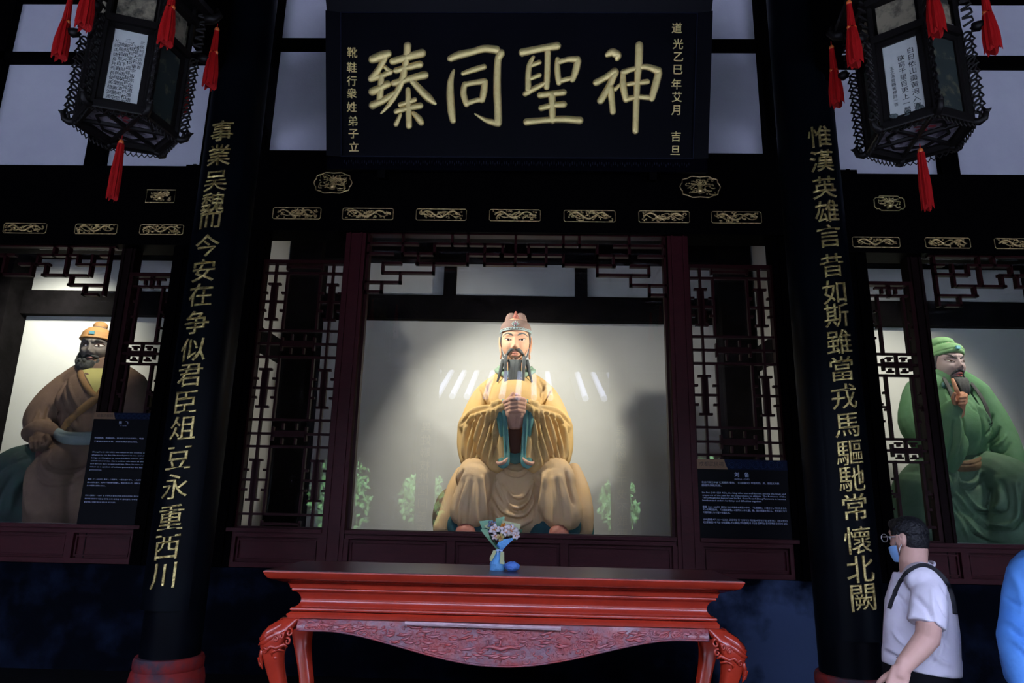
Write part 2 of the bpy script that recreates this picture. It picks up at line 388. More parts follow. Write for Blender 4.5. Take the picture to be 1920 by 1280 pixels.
# ---- windows: glass and lattices
def window(name, label, x0, x1, z0, z1, bars, fr=.03, gl=True):
    r = empty(name, ((x0+x1)/2, 5.27, z0), label=label, cat='window', kind='structure'); ox = (x0+x1)/2
    mb = MB()
    if fr:
        for a, b, c, d in ((x0, x0+fr, z0, z1), (x1-fr, x1, z0, z1), (x0+fr, x1-fr, z0, z0+fr), (x0+fr, x1-fr, z1-fr, z1)): mb.box(a-ox, b-ox, -.03, .03, c-z0, d-z0)
        obj('window_frame', mb, darkred, r)
    cache = {}
    for (xa, za, xb, zb, t) in bars:
        a, b = min(xa, xb)-t/2, max(xa, xb)+t/2; c, d = min(za, zb)-t/2, max(za, zb)+t/2
        w, h = round(b-a, 3), round(d-c, 3); k = (w, h)
        if k not in cache: cache[k] = B(-w/2, w/2, -.016, .016, -h/2, h/2).mesh('lattice_bar'); cache[k].materials.append(darkred)
        obj('lattice_bar', cache[k], darkred, r, loc=((a+b)/2-ox, 0, (c+d)/2-z0))
    if gl: obj('glass_pane', B(x0-ox, x1-ox, .020, .026, 0, z1-z0), glass, r)
    return r
T = .018
def wide_lattice(xl, xr):
    """wide screen: thick I motifs in tall sections, bands between"""
    W_ = xr-xl; X = lambda u: xl+u*W_; b = []
    z = [1.443, 1.553, 2.058, 2.157, 2.265, 2.764, 2.872, 2.98, 3.466, 3.559]
    for q in (1, 2, 4, 5, 7, 8): b.append((xl, z[q], xr, z[q], T))
    for q in (3, 6): b.append((xl, z[q], X(.30), z[q], T)); b.append((X(.70), z[q], xr, z[q], T))
    for u in (.137, .863): b.append((X(u), z[0], X(u), z[9], T))
    for (za, zb) in ((z[1], z[2]), (z[4], z[5]), (z[7], z[8])):
        zm = (za+zb)/2
        for u in (.29, .71): b.append((X(u), za, X(u), zb, T))
        for u in (.137, .863):
            h = .145
            b.append((X(u)-.016, zm-h, X(u)-.016, zm+h, T)); b.append((X(u)+.016, zm-h, X(u)+.016, zm+h, T)); b.append((X(u), zm-h, X(u), zm+h, T*1.3))
            for e in (-h-.004, h+.004): b.append((X(u)-.042, zm+e, X(u)+.042, zm+e, T))
        for (ua, ub, d1, d2) in ((0, .29, .012, -.028), (.71, 1, .028, -.012)):
            b.append((X(ua), zm, X(ub), zm, T))
            for e in (-.075, .075):
                b.append((X(ua), zm+e, X(ua)+.028, zm+e, T)); b.append((X(ub)-.028, zm+e, X(ub), zm+e, T))
    for q in (3, 6):
        zm = z[q]; 
        for e in (-.014, .014, 0): b.append((X(.30), zm+e, X(.70), zm+e, T))
        for u in (.30, .70): b.append((X(u), zm-.045, X(u), zm+.045, T))
        for u in (.42, .58): b.append((X(u), zm+.04, X(u), zm+.075, T*.8)); b.append((X(u), zm-.04, X(u), zm-.075, T*.8))
    b.append((X(.28), z[0]+.04, X(.72), z[0]+.04, T)); b.append((X(.28), z[0]+.01, X(.28), z[0]+.055, T)); b.append((X(.72), z[0]+.01, X(.72), z[0]+.055, T))
    b.append((X(.28), z[9]-.04, X(.72), z[9]-.04, T)); b.append((X(.28), z[9]-.01, X(.28), z[9]-.055, T)); b.append((X(.72), z[9]-.01, X(.72), z[9]-.055, T))
    return b
window('window_1', 'large clear glass in front of the seated yellow-robed statue', -1.217, 1.217, 1.435, 3.82, [], fr=.022)
window('window_2', 'wide dark red lattice screen left of the middle display glass', -2.075, -1.375, 1.435, 3.575, wide_lattice(-2.05, -1.40))
window('window_3', 'wide dark red lattice screen above the sign beside the middle glass', 1.375, 2.075, 1.435, 3.575, wide_lattice(1.40, 2.05))
def narrow_lattice(xl, xr):
    b = []; X1, X2 = xl+.073, xr-.068
    bands = [(3.335, 3.43), (2.69, 2.86), (2.03, 2.20), (1.44, 1.56)]
    for (a, c) in bands: b.append((xl, a, xr, a, T)); b.append((xl, c, xr, c, T))
    for (a, c) in ((2.86, 3.335), (2.20, 2.69), (1.56, 2.03)):
        for x in (X1, X2): b.append((x, a, x, c, T*1.1))
        zm = (a+c)/2
        for (p, q_) in ((xl, X1), (X2, xr)):
            b.append((p, zm, q_, zm, T*.8)) if a < 2.8 else None
            for e in (-.11, .02):
                b.append((q_-.022, zm+e+.09, q_, zm+e+.09, T)); b.append((p, zm+e, p+.022, zm+e, T))
    for (a, c) in bands[1:3]:
        zm = (a+c)/2; xm = (xl+xr)/2
        b.append((xl, zm, xr, zm, T))
        for e in (-.012, .012): b.append((xm-.10, zm+e, xm+.10, zm+e, T))
        for x in (xm-.105, xm+.105): b.append((x, zm-.038, x, zm+.038, T))
        for x in (xm-.055, xm+.055):
            for s in (-1, 1): b.append((x, zm+s*.038, x, zm+s*.052, T)); b.append((x-.018, zm+s*.055, x+.018, zm+s*.055, T*.8))
        b.append((xm, a, xm, c, T))
    xm = (xl+xr)/2
    b.append((xm-.10, 3.40, xm+.10, 3.40, T)); b.append((xm, 3.335, xm, 3.43, T*1.5))
    for x in (xm-.055, xm+.055): b.append((x, 3.36, x, 3.40, T))
    return b
window('window_4', 'narrow dark lattice above the sign beside the brown-robed statue', -3.160, -2.790, 1.435, 3.45, narrow_lattice(-3.15, -2.81))
window('window_5', 'narrow dark lattice in front of the shoulder of the green-robed statue', 2.790, 3.160, 1.435, 3.45, narrow_lattice(2.81, 3.15))
window('window_6', 'display glass in front of the brown-robed statue', -5.2, -3.262, 1.435, 3.66, [], fr=0)
window('window_7', 'display glass in front of the green-robed statue', 3.262, 5.2, 1.435, 3.66, [], fr=0)

# ---- stepped fretwork valances hanging under the lintels
def valance(label, x0, name, segs, zrows, xm=None):
    r = empty('fretwork_valance', (x0, 5.22, zrows[0]), label=label, cat='fretwork', kind='structure')
    for (a, b, c, d) in segs:
        xa, xb = min(a, c), max(a, c); za, zb = min(b, d), max(b, d); t = .010
        obj('lattice_bar', B(xa-t-x0, xb+t-x0, -.022, .022, za-t-zrows[0], zb+t-zrows[0]), darkred, r)
    return r
zr = [3.80, 3.711, 3.625, 3.542, 3.463, 3.381, 3.30]
S = []
def H(i, a, b): S.append((a, zr[i], b, zr[i]))
def Vv(x, i, j): S.append((x, zr[i], x, zr[j]))
H(0, -1.21, 1.21); H(3, -.25, .25); H(2, -.12, .12)
for s in (-1, 1):
    H(1, s*.10, s*.25); H(1, s*.25, s*.65); H(2, s*.12, s*.38); H(2, s*.66, s*.92); H(1, s*.8, s*1.2); H(2, s*1.0, s*1.2)
    H(3, s*.387, s*.80); H(3, s*.93, s*1.07); H(4, s*.66, s*1.073); H(5, s*.926, s*1.208); H(6, s*1.073, s*1.208)
    Vv(s*.517, 0, 1); Vv(s*.387, 0, 1); Vv(s*.25, 1, 3); Vv(s*.105, 1, 2); Vv(s*.387, 2, 3); Vv(s*.79, 2, 3); Vv(s*.92, 0, 2)
    Vv(s*1.073, 3, 4); Vv(s*.66, 3, 4); Vv(s*.926, 4, 5); Vv(s*1.073, 5, 6); Vv(s*.66, 1, 2); Vv(s*1.2, 0, 6)
S.append((0, zr[0], 0, zr[3]))
valance('stepped dark red fretwork hanging over the middle display glass', 0, 'c', list(S), zr)
for s, nm in ((-1, 'brown'), (1, 'green')):
    zr = [3.657, 3.578, 3.499, 3.407, 3.326, 3.245]; S = []
    H(0, s*3.3, s*5.1); H(1, s*3.33, s*3.40); H(1, s*3.61, s*3.92); H(2, s*3.33, s*3.58); H(2, s*3.83, s*4.07); H(3, s*3.50, s*3.86)
    H(1, s*4.13, s*4.3); H(3, s*3.98, s*4.2); H(4, s*3.33, s*3.63); H(5, s*3.39, s*3.50); H(2, s*4.3, s*4.6); H(1, s*4.5, s*5.1); H(3, s*4.5, s*4.7)
    Vv(s*3.80, 0, 1); Vv(s*3.68, 0, 3); Vv(s*3.925, 1, 2); Vv(s*3.96, 2, 3); Vv(s*3.845, 2, 3); Vv(s*3.59, 1, 2); Vv(s*3.47, 1, 3); Vv(s*3.62, 3, 4); Vv(s*3.495, 4, 5); Vv(s*4.2, 1, 3); Vv(s*4.5, 0, 2); Vv(s*3.33, 0, 5)
    valance('stepped dark fretwork hanging in front of the %s-robed statue' % nm, s*4.2, 's', list(S), zr)

# ---- gilt carved panels on the lintels
def relief_lines(mb, w, h, seed, y=0, th=.0072, n_curl=14, dragon=True):
    q = random.Random(seed)
    if dragon:
        for sgn, ph in ((1, 0), (1, .35)):
            pts = []; rr = []
            for i in range(26):
                t = i/25; x = (-.42+.84*t)*w; z = .27*h*math.sin(2*math.pi*1.6*t+ph*6)+.03*h
                pts.append((x, y-.004-.004*math.sin(9*t), z)); rr.append(th*(1.35-.8*abs(t-.4)) if not ph else th*.6)
            mb.tube(pts, rr, 6)
    for i in range(n_curl):
        cx, cz = (q.random()-.5)*w*.9, (q.random()-.5)*h*.75; r0 = h*(.08+.16*q.random()); a0 = q.random()*6.28; d = q.choice((-1, 1))
        pts = []; rr = []
        for k in range(9):
            t = k/8; a = a0+d*t*4.2; ra = r0*(1-.75*t)
            X = max(-w*.47, min(w*.47, cx+ra*1.5*math.cos(a))); Z = max(-h*.44, min(h*.44, cz+ra*math.sin(a)))
            pts.append((X, y-.006*(1-t), Z)); rr.append(th*(.9-.5*t))
        mb.tube(pts, rr, 5)
    for i in range(n_curl*2):
        mb.ell(((q.random()-.5)*w*.9, y-.002, (q.random()-.5)*h*.8), (th*(.6+q.random()), th*.8, th*(.5+q.random())), 6, 4)
def gilt_panel(cx, cz, w, h, label, group, seed, Y=5.155, m=golddull, frame=True, n=16):
    r = empty('gilt_relief', (cx, Y, cz-h/2), label=label, cat='carving', group=group)
    if frame:
        mb = MB(); t = .0032
        pts = [(-w/2+.01, 0), (-w/2, .01), (-w/2, h-.01), (-w/2+.01, h), (w/2-.01, h), (w/2, h-.01), (w/2, .01), (w/2-.01, 0)]
        mb.tube([(x, -.004, z) for x, z in pts], t, 6, closed=True); obj('frame', mb, m, r)
    mb = MB(); relief_lines(mb, w*.95, h*.95, seed, 0, n_curl=n)
    obj('dragon_relief', mb, m, r, smooth='all', loc=(0, -.004, h/2))
    return r
order = ['leftmost', 'second from the left', 'third from the left', 'middle', 'third from the right', 'second from the right', 'rightmost']
for i, (a, b) in enumerate([(-1.995, -1.60), (-1.42, -1.003), (-.815, -.405), (-.216, .198), (.389, .803), (.993, 1.40), (1.576, 1.975)]):
    gilt_panel((a+b)/2, 3.945, b-a, .098, 'gilt dragon relief panel on the long black lintel, %s of seven' % order[i], 'gilt dragon panels on the long lintel', 11+i)
for i, (a, b) in enumerate([(-4.22, -3.86), (-3.62, -3.27), (-3.08, -2.72), (2.68, 3.05), (3.25, 3.60), (3.79, 4.15)]):
    w = ['outermost gilt panel in the brown statue bay', 'middle gilt panel in the brown statue bay', 'gilt panel nearest the left inscribed column', 'gilt panel nearest the right inscribed column', 'middle gilt panel in the green statue bay', 'outermost gilt panel in the green statue bay'][i]
    gilt_panel((a+b)/2, 3.79-(.045 if i > 2 else 0), b-a, .085, 'dim '+w, 'gilt dragon panels over the side bays', 31+i, n=12)
def medallion(cx, cz, w, h, label, seed, kind, m=golddull, Y=5.165):
    r = empty('carved_medallion', (cx, Y, cz-h/2), label=label, cat='carving', group='gilt medallions on the lintels')
    mb = MB(); K = 40; pts = []
    if kind == 'oval':
        for k in range(K):
            a = 2*math.pi*k/K; e = 1+.045*math.cos(10*a)
            pts.append((w/2*e*math.copysign(abs(math.cos(a))**.75, math.cos(a)), -.004, h/2+h/2*e*math.copysign(abs(math.sin(a))**.75, math.sin(a))))
    elif kind == 'rect':
        pts = [(-w/2, -.004, 0), (w/2, -.004, 0), (w/2, -.004, h), (-w/2, -.004, h)]
    else:
        P = [(-.5, .25), (-.43, .1), (-.36, .12), (-.3, 0), (.3, 0), (.36, .12), (.43, .1), (.5, .25), (.5, .75), (.43, .9), (.36, .88), (.3, 1), (-.3, 1), (-.36, .88), (-.43, .9), (-.5, .75)]
        pts = [(x*w, -.004, z*h) for x, z in P]
    mb.tube(pts, .0045, 6, closed=True); obj('frame', mb, m, r)
    mb = MB(); relief_lines(mb, w*.8, h*.85, seed, 0, th=.0055, n_curl=20 if kind != 'oct' else 9, dragon=False)
    # a vase with flowers in the middle
    mb.lathe([(.012, -h*.32), (.022, -h*.28), (.026, -h*.14), (.014, -h*.02), (.018, h*.02)], 10)
    for k in range(7):
        a = R_(20+23*k); mb.tube([(0, 0, 0), (.04*math.cos(a), -.004, .5*h*.4*math.sin(a)+.01), (.075*math.cos(a)*1.1, -.006, h*.36*math.sin(a))], [.003, .004, .006], 5)
    obj('flower_relief', mb, m, r, smooth='all', loc=(0, -.004, h/2))
medallion(-1.525, 4.225, .305, .185, 'oval gilt medallion below the left end of the plaque', 51, 'oval')
medallion(1.500, 4.215, .315, .185, 'oval gilt medallion below the right end of the plaque', 52, 'oval')
medallion(-2.955, 4.09, .24, .115, 'small rectangular gilt relief left of the left inscribed column', 53, 'rect')
medallion(3.010, 4.085, .24, .125, 'small notched gilt medallion right of the right inscribed column', 54, 'oct', goldbright)

# ================================================================== the plaque
PB = Vector((0, 5.10, 4.20)); tilt = R_(17.4)
PU = Vector((1, 0, 0)); PV = Vector((0, -math.sin(tilt), math.cos(tilt))); PN = PU.cross(PV)      # PN points towards the viewer
def pl_at(px, py):
    d = RT2*((px-960)/1280)+UP2*((640-py)/1280)+FW
    t = (PB-CAM).dot(PN)/d.dot(PN); q = CAM+d*t-PB
    return q.dot(PU), q.dot(PV)
pm = Matrix((PU, PV, PN)).transposed().to_4x4(); pm.translation = PB
pq = empty('name_plaque', label='big black plaque with four large gilt characters hanging above the statue', cat='plaque'); pq.matrix_world = pm
uL, uR = -1.545, 1.53; vB = pl_at(965, 322)[1]; vT = pl_at(965, -2)[1]
def PBX(a, b, c, d, z0, z1): return B(a, b, c, d, z0, z1)
obj('board', PBX(uL+.10, uR-.10, vB+.09, vT-.09, -.045, 0), plaque_m, pq)
fr = .11
for (a, b, c, d) in ((uL, uR, vB, vB+fr), (uL, uR, vT-fr, vT), (uL, uL+fr, vB+fr, vT-fr), (uR-fr, uR, vB+fr, vT-fr)):
    mb = MB(); z0, z1 = -.05, .05
    # frame bar sloping towards the board
    if b-a > d-c:
        inner = 1 if c == vB else -1
        P = [(c, z0), (d, z0), (d, .01 if inner > 0 else z1), (c, z1 if inner > 0 else .01)]
        mb.add([(x, p[0], p[1]) for x in (a, b) for p in P], [(0, 1, 2, 3), (7, 6, 5, 4), (0, 4, 5, 1), (1, 5, 6, 2), (2, 6, 7, 3), (3, 7, 4, 0)])
    else:
        inner = 1 if a == uL else -1
        P = [(a, z0), (b, z0), (b, .01 if inner > 0 else z1), (a, z1 if inner > 0 else .01)]
        mb.add([(p[0], y, p[1]) for y in (c, d) for p in P], [(0, 1, 2, 3), (7, 6, 5, 4), (0, 4, 5, 1), (1, 5, 6, 2), (2, 6, 7, 3), (3, 7, 4, 0)])
    obj('frame_bar', mb, plaque_m, pq)
# interlocking fret carved along the frame
mb = MB(); st = .055; nn = int((uR-uL-.25)/st)
for k in range(nn):
    u0 = uL+.13+k*st; v0 = vB+.03; zz = .040
    for (x, y, x2, y2) in ((0, 0, .03, 0), (.03, 0, .03, .03), (.012, .03, .03, .03), (.012, .014, .012, .045), (.012, .045, .048, .045), (.048, .014, .048, .045)):
        mb.box(u0+min(x, x2)-.0025, u0+max(x, x2)+.0025, v0+min(y, y2)-.0025, v0+max(y, y2)+.0025, zz-.035, zz-.0*1-(v0+y-vB)*.36+.006)
ob = obj('fret_carving', mb, plaque_edge, pq); ob['kind'] = 'stuff'
mb = MB()
for a, b, c, d in ((uL+.11, uR-.11, vB+.108, vB+.118), (uL+.11, uR-.11, vT-.118, vT-.108), (uL+.108, uL+.118, vB+.11, vT-.11), (uR-.118, uR-.108, vB+.11, vT-.11)): mb.box(a, b, c, d, 0, .018)
obj('inner_bead', mb, plaque_edge, pq)
CH = {
'zhen': [[(258,292,20),(300,276,24),(332,264,19)],[(322,276,14),(290,335,15),(252,385,17)],[(252,385,17),(300,372,13),(345,352,13)],[(318,328,10),(344,356,13)],[(258,448,20),(300,428,17),(330,412,18)],[(300,372,15),(296,440,16),(292,492,16)],[(258,514,19),(310,490,17),(362,456,13)],
 [(427,226,19),(424,270,17),(416,320,16)],[(356,302,17),(430,280,18),(496,262,21)],[(372,346,15),(430,330,15),(486,316,18)],[(362,408,16),(440,385,16),(510,368,20)],[(416,320,16),(398,400,17),(350,495,13),(300,553,5)],[(446,392,14),(490,440,18),(530,480,20),(560,505,9)],
 [(429,438,12),(432,520,15),(434,615,15)],[(392,512,12),(430,500,12),(462,488,12)],[(372,545,13),(430,528,13),(488,516,16)],[(392,560,9),(372,606,13)],[(456,552,10),(482,580,17),(494,598,15)]],
'tong': [[(651,345,7),(636,400,16),(635,470,19),(641,545,19),(648,590,15)],[(636,288,16),(680,270,20),(740,256,17),(800,240,18),(858,246,20)],[(880,262,20),(866,300,17),(862,420,18),(866,540,19),(866,600,20)],[(866,602,18),(820,592,14),(785,575,9),(755,556,4)],[(697,360,11),(750,342,14),(798,328,14)],[(705,412,13),(698,455,16),(714,508,15)],[(706,414,13),(755,404,13),(800,400,17)],[(802,402,16),(798,445,17),(788,490,15)],[(714,506,14),(755,492,12),(790,486,13)]],
'sheng': [[(985,258,19),(1060,242,17),(1152,227,20)],[(1038,280,8),(1016,330,14),(1012,440,15)],[(1108,250,15),(1106,340,15),(1102,425,15)],[(1028,322,10),(1066,306,12)],[(1028,385,10),(1066,368,12)],[(1000,458,14),(1050,430,14),(1110,398,10)],
 [(1155,290,11),(1154,345,15),(1162,404,14)],[(1158,306,13),(1205,292,13),(1250,292,18)],[(1254,300,18),(1244,345,17),(1228,390,14)],[(1164,398,13),(1232,380,12)],[(1070,466,15),(1130,458,15),(1184,452,16)],[(1128,466,17),(1130,530,17),(1130,588,17)],[(1076,528,14),(1130,515,14),(1184,510,17)],[(1006,596,18),(1080,588,15),(1180,582,17),(1262,588,19)]],
'shen': [[(1396,270,12),(1420,258,20),(1446,272,20),(1444,288,12)],[(1344,404,17),(1390,378,15),(1432,350,18)],[(1436,354,17),(1404,425,16),(1364,492,17)],[(1412,430,17),(1418,490,16),(1424,546,15)],[(1436,436,11),(1458,412,6)],
 [(1552,224,19),(1550,290,19),(1544,380,16),(1538,480,16),(1535,575,16),(1533,640,15)],[(1474,352,12),(1474,420,17),(1488,486,16)],[(1476,354,15),(1530,336,12),(1590,328,14),(1642,348,20)],[(1646,358,18),(1630,420,19),(1612,482,15)],[(1500,412,11),(1590,400,13)],[(1488,484,16),(1550,474,12),(1606,478,14)]]}
for key in ('zhen', 'tong', 'sheng', 'shen'):
    mb = MB()
    for st_ in CH[key]:
        P = []; Q = []
        for (x, y, rr) in st_:
            u, v = pl_at(600+x/2.5946, y/2.5946); P.append(Vector((u, v, .012))); Q.append(rr/2.5946*.0046)
        if len(P) > 2:      # smooth the stroke
            P2, Q2 = [], []
            for i in range(len(P)-1):
                p0, p1, p2, p3 = P[max(i-1, 0)], P[i], P[i+1], P[min(i+2, len(P)-1)]
                for k in range(4):
                    t = k/4; P2.append(.5*((2*p1)+(p2-p0)*t+(2*p0-5*p1+4*p2-p3)*t*t+(3*p1-p0-3*p2+p3)*t**3)); Q2.append(Q[i]*(1-t)+Q[i+1]*t)
            P, Q = P2+[P[-1]], Q2+[Q[-1]]
        mb.rtube(P, Q, 12, flat=((0, 0, 1), .5))
    obj('large_character', mb, gold, pq, smooth='all')
sm = [('道光乙巳年艾月吉旦', [(1269, 53), (1271, 83), (1272, 107), (1271, 131), (1268, 158), (1269, 182), (1267, 207), (1267, 256), (1266, 282)]),
      ('靴鞋行衆姓弟子立', [(661, 99), (660, 127), (660, 152), (660, 175), (660, 201), (662, 227), (663, 251), (664, 275)])]
for s_, pos in sm:
    for (v, f), (px, py) in zip(glyphs(s_, size=.086, extrude=.004, offset=-.0008, bevel=.0015, res=2), pos):
        u, w_ = pl_at(px, py); obj('small_character', MB().add(v.tolist(), f), gold, pq, loc=(u, w_, .006))
# iron hooks that carry the plaque
for x in (-1.1, 1.1):
    o = obj('plaque_bracket', B(x-.03, x+.03, vB-.06, vB+.02, -.10, .03), black, pq)
# ================================================================== hexagonal palace lanterns
lan_paper = mat('lantern_silk', (.50, .52, .50), .8, spec=.2, c2=(.42, .45, .44), nscale=8)
lan_dark = mat('lantern_painted_silk', (.012, .02, .018), .7, c2=(.12, .11, .06), nscale=14, lo=.55, hi=.75)
lan_paint = mat('lantern_landscape_silk', (.22, .19, .13), .7, c2=(.02, .02, .015), nscale=9, lo=.45, hi=.6)
lan_bottom = mat('lantern_bottom_silk', (.30, .28, .32), .7, c2=(.06, .05, .06), nscale=16, lo=.5, hi=.62)
lan_wood = mat('lantern_wood', (.005, .004, .004), .5, spec=.2)
ink = mat('ink', (.01, .01, .015), .8)
rosepaint = mat('rose_paint', (.25, .03, .04), .8)
tassel_m = mat('red_silk_tassel', (.36, .005, .006), .6, spec=.2, bump=.6, bscale=60, stretch=(6, 6, .5))
bead_m = mat('amber_bead', (.65, .13, .03), .25, spec=.7)
def hexv(R, ph, k): return Vector((R*math.cos(R_(ph+60*k)), R*math.sin(R_(ph+60*k)), 0))
def tassel(loc, L, label, group, two=True):
    r = empty('tassel', loc, label=label, cat='tassel', group=group)
    mb = MB().tube([(0, 0, .0), (0, 0, -.03)], .0022, 5); obj('cord', mb, tassel_m, r)
    obj('bead', MB().ell((0, 0, -.036), (.012, .012, .014), 12, 8), bead_m, r, smooth='all')
    n = 26
    if two:
        q = L*.36
        mb = MB(); a = 2*math.pi/n
        V = [(0.011*math.cos(a*k), .011*math.sin(a*k), -.045) for k in range(n)]+[(.0165*(1+.12*(k % 2))*math.cos(a*k), .0165*(1+.12*(k % 2))*math.sin(a*k), -.045-q) for k in range(n)]
        mb.add(V, [(k, (k+1) % n, n+(k+1) % n, n+k) for k in range(n)]+[tuple(range(n))]); obj('upper_fringe', mb, tassel_m, r)
        obj('lower_bead', MB().ell((.012, 0, -.045-q), (.010, .010, .012), 10, 6).ell((-.012, 0, -.045-q), (.010, .010, .012), 10, 6), bead_m, r, smooth='all')
        z0 = -.05-q
    else: z0 = -.045
    mb = MB(); a = 2*math.pi/n; rows = 7; V = []
    for j in range(rows):
        t = j/(rows-1)
        for k in range(n):
            rr = (.018+.012*min(1, t*1.6))*(1+.13*((k*7) % 3-1))*(1 if two else .75)
            z = z0-(L-abs(z0))*t-(0 if j < rows-1 else .010*((k*5) % 4))
            V.append((rr*math.cos(a*k), rr*math.sin(a*k), z))
    F = [(j*n+k, j*n+(k+1) % n, (j+1)*n+(k+1) % n, (j+1)*n+k) for j in range(rows-1) for k in range(n)]+[tuple(range(n)), tuple((rows-1)*n+k for k in range(n-1, -1, -1))]
    obj('fringe', mb.add(V, F), tassel_m, r)
    return r
def lantern(cx, cy, ph, textface, lines, tcol, label, side, dz=0, sizes=None):
    R = .205; zb, zt = 3.335+dz, 3.755+dz; r = empty('palace_lantern', (cx, cy, zb), label=label, cat='lantern')
    Z = lambda z: z-zb
    def ring(name, Rr, z, t=.014, h=.02):
        mb = MB()
        for k in range(6):
            a, b = hexv(Rr, ph, k), hexv(Rr, ph, k+1); d = (b-a).normalized(); nrm = Vector((d.y, -d.x, 0))
            mb.add([a+nrm*t+Vector((0, 0, Z(z)-h/2)), b+nrm*t+Vector((0, 0, Z(z)-h/2)), b-nrm*t+Vector((0, 0, Z(z)-h/2)), a-nrm*t+Vector((0, 0, Z(z)-h/2)),
                    a+nrm*t+Vector((0, 0, Z(z)+h/2)), b+nrm*t+Vector((0, 0, Z(z)+h/2)), b-nrm*t+Vector((0, 0, Z(z)+h/2)), a-nrm*t+Vector((0, 0, Z(z)+h/2))],
                   [(0, 1, 5, 4), (1, 2, 6, 5), (2, 3, 7, 6), (3, 0, 4, 7), (0, 3, 2, 1), (4, 5, 6, 7)])
        obj(name, mb, lan_wood, r)
    ring('bottom_ring', R, zb, .016, .03); ring('middle_ring', R, zt+.012, .018, .035); ring('upper_ring', R+.015, zt+.20, .02, .03); ring('crown_ring', R+.07, zt+.27, .02, .03)
    for k in range(6):      # corner posts
        a = hexv(R, ph, k); obj('corner_post', MB().tube([a+Vector((0, 0, 0)), a+Vector((0, 0, Z(zt+.31)))], .0135, 6), lan_wood, r)
    for k in range(6):      # panels
        a, b = hexv(R-.012, ph, k), hexv(R-.012, ph, k+1); m_ = (a+b)/2; d = (b-a).normalized(); n_ = Vector((m_.x, m_.y, 0)).normalized()
        w = (b-a).length; ang = math.atan2(d.y, d.x)
        Mx = Matrix.Translation((m_.x, m_.y, 0)) @ Matrix.Rotation(ang, 4, 'Z')
        tf = k == textface
        pn = obj('silk_panel', MB().box(-w/2+.012, w/2-.012, -.003, .003, .02, Z(zt)-.01, Mx), lan_paper if tf else lan_dark, r)
        mb = MB()
        for s in (-1, 1): mb.box(s*(w/2-.015)-.014, s*(w/2-.015)+.014, -.012, .012, .01, Z(zt), Mx)
        mb.box(-w/2, w/2, -.012, .012, .01, .035, Mx).box(-w/2, w/2, -.012, .012, Z(zt)-.03, Z(zt), Mx)
        obj('panel_frame', mb, lan_wood, r)
        obj('upper_panel', MB().box(-w/2+.02, w/2-.02, -.003, .003, Z(zt)+.03, Z(zt)+.19, Mx), lan_paint, r)
        # hand written columns
        if tf:
            nc = len(lines); flip = 1
            me = MB()
            for ci, tx in enumerate(lines):
                wv = (w-.075); x = wv/2-(ci+.5)*wv/nc; s = sizes[ci]; H_ = (Z(zt)-.09)
                st = sizes[ci]*1.1; z = Z(zt)-.055-(0 if ci == 0 else .012*((ci*2) % 3))-(.06 if s < .02 and nc < 4 else 0)
                for (v, f) in glyphs(tx, size=s, extrude=.0003, res=1):
                    z -= st
                    # written on the outer face; read from outside
                    V = [Mx@Vector((-(v_[0]+x)*1 if False else (x+v_[0])*TF[side], -.0045*TF2[side], z+v_[1])) for v_ in v]
                    me.add([tuple(q) for q in V], f)
            o = obj('handwriting', me, ink, pn)
            if side == 'right':
                mb = MB()
                for (x, z, a_, b_) in ((-.05, .045, .034, .018), (0, .03, .03, .014), (.045, .05, .022, .02), (.06, .035, .018, .012)):
                    for q in range(5):
                        mb.ell(Mx@Vector((x*1+.012*rnd.uniform(-1, 1), -.0045, z+.012*rnd.uniform(-1, 1))), (a_*.35, a_*.35, b_*.6), 8, 5)
                obj('ink_bushes', mb, mat('ink_wash', (.08, .10, .10), .8), pn)
        # openwork scroll bracket along the corner, outside
    for k in range(6):
        a = hexv(1, ph, k).normalized(); mb = MB(); t_ = Vector((-a.y, a.x, 0))
        z = .03
        while z < Z(zt)-.02:
            pts = []
            for q in range(14):
                th = 2*math.pi*q/14; pts.append(a*(R+.028+.016*math.cos(th))+Vector((0, 0, z+.018+.019*math.sin(th))))
            mb.tube(pts, .0048, 5, closed=True)
            mb.tube([a*(R+.01)+Vector((0, 0, z)), a*(R+.03)+Vector((0, 0, z+.02)), a*(R+.055)+Vector((0, 0, z+.034)), a*(R+.045)+Vector((0, 0, z+.05))], .005, 5)
            z += .040
        z = Z(zt)+.04
        while z < Z(zt)+.27:
            mb.tube([a*(R+.02)+Vector((0, 0, z)), a*(R+.06)+Vector((0, 0, z+.015)), a*(R+.055)+Vector((0, 0, z+.035)), a*(R+.02)+Vector((0, 0, z+.04))], .006, 5); z += .042
        obj('scroll_bracket', mb, lan_wood, r)
        # dragon head hook at the foot of each corner
        mb = MB()
        mb.tube([a*(R-.01), a*(R+.025)+Vector((0, 0, -.014)), a*(R+.045)+Vector((0, 0, -.004)), a*(R+.054)+Vector((0, 0, .024)), a*(R+.046)+Vector((0, 0, .046))], [.018, .017, .014, .012, .005], 7)
        mb.tube([a*(R+.03)+Vector((0, 0, .0)), a*(R+.034)+Vector((0, 0, .028)), a*(R+.024)+Vector((0, 0, .040))], [.009, .007, .003], 5)
        mb.ell(a*(R+.056)+Vector((0, 0, .026)), (.013, .013, .010), 8, 5); mb.tube([a*(R+.058)+Vector((0, 0, .026)), a*(R+.074)+Vector((0, 0, .034))], [.008, .003], 5)
        obj('dragon_hook', mb, lan_wood, r, smooth='all')
        mb = MB(); b0 = Z(zt)+.235
        mb.tube([a*(R+.05)+Vector((0, 0, b0)), a*(R+.09)+Vector((0, 0, b0+.01)), a*(R+.115)+Vector((0, 0, b0+.04)), a*(R+.10)+Vector((0, 0, b0+.075))], [.026, .022, .018, .006], 7)
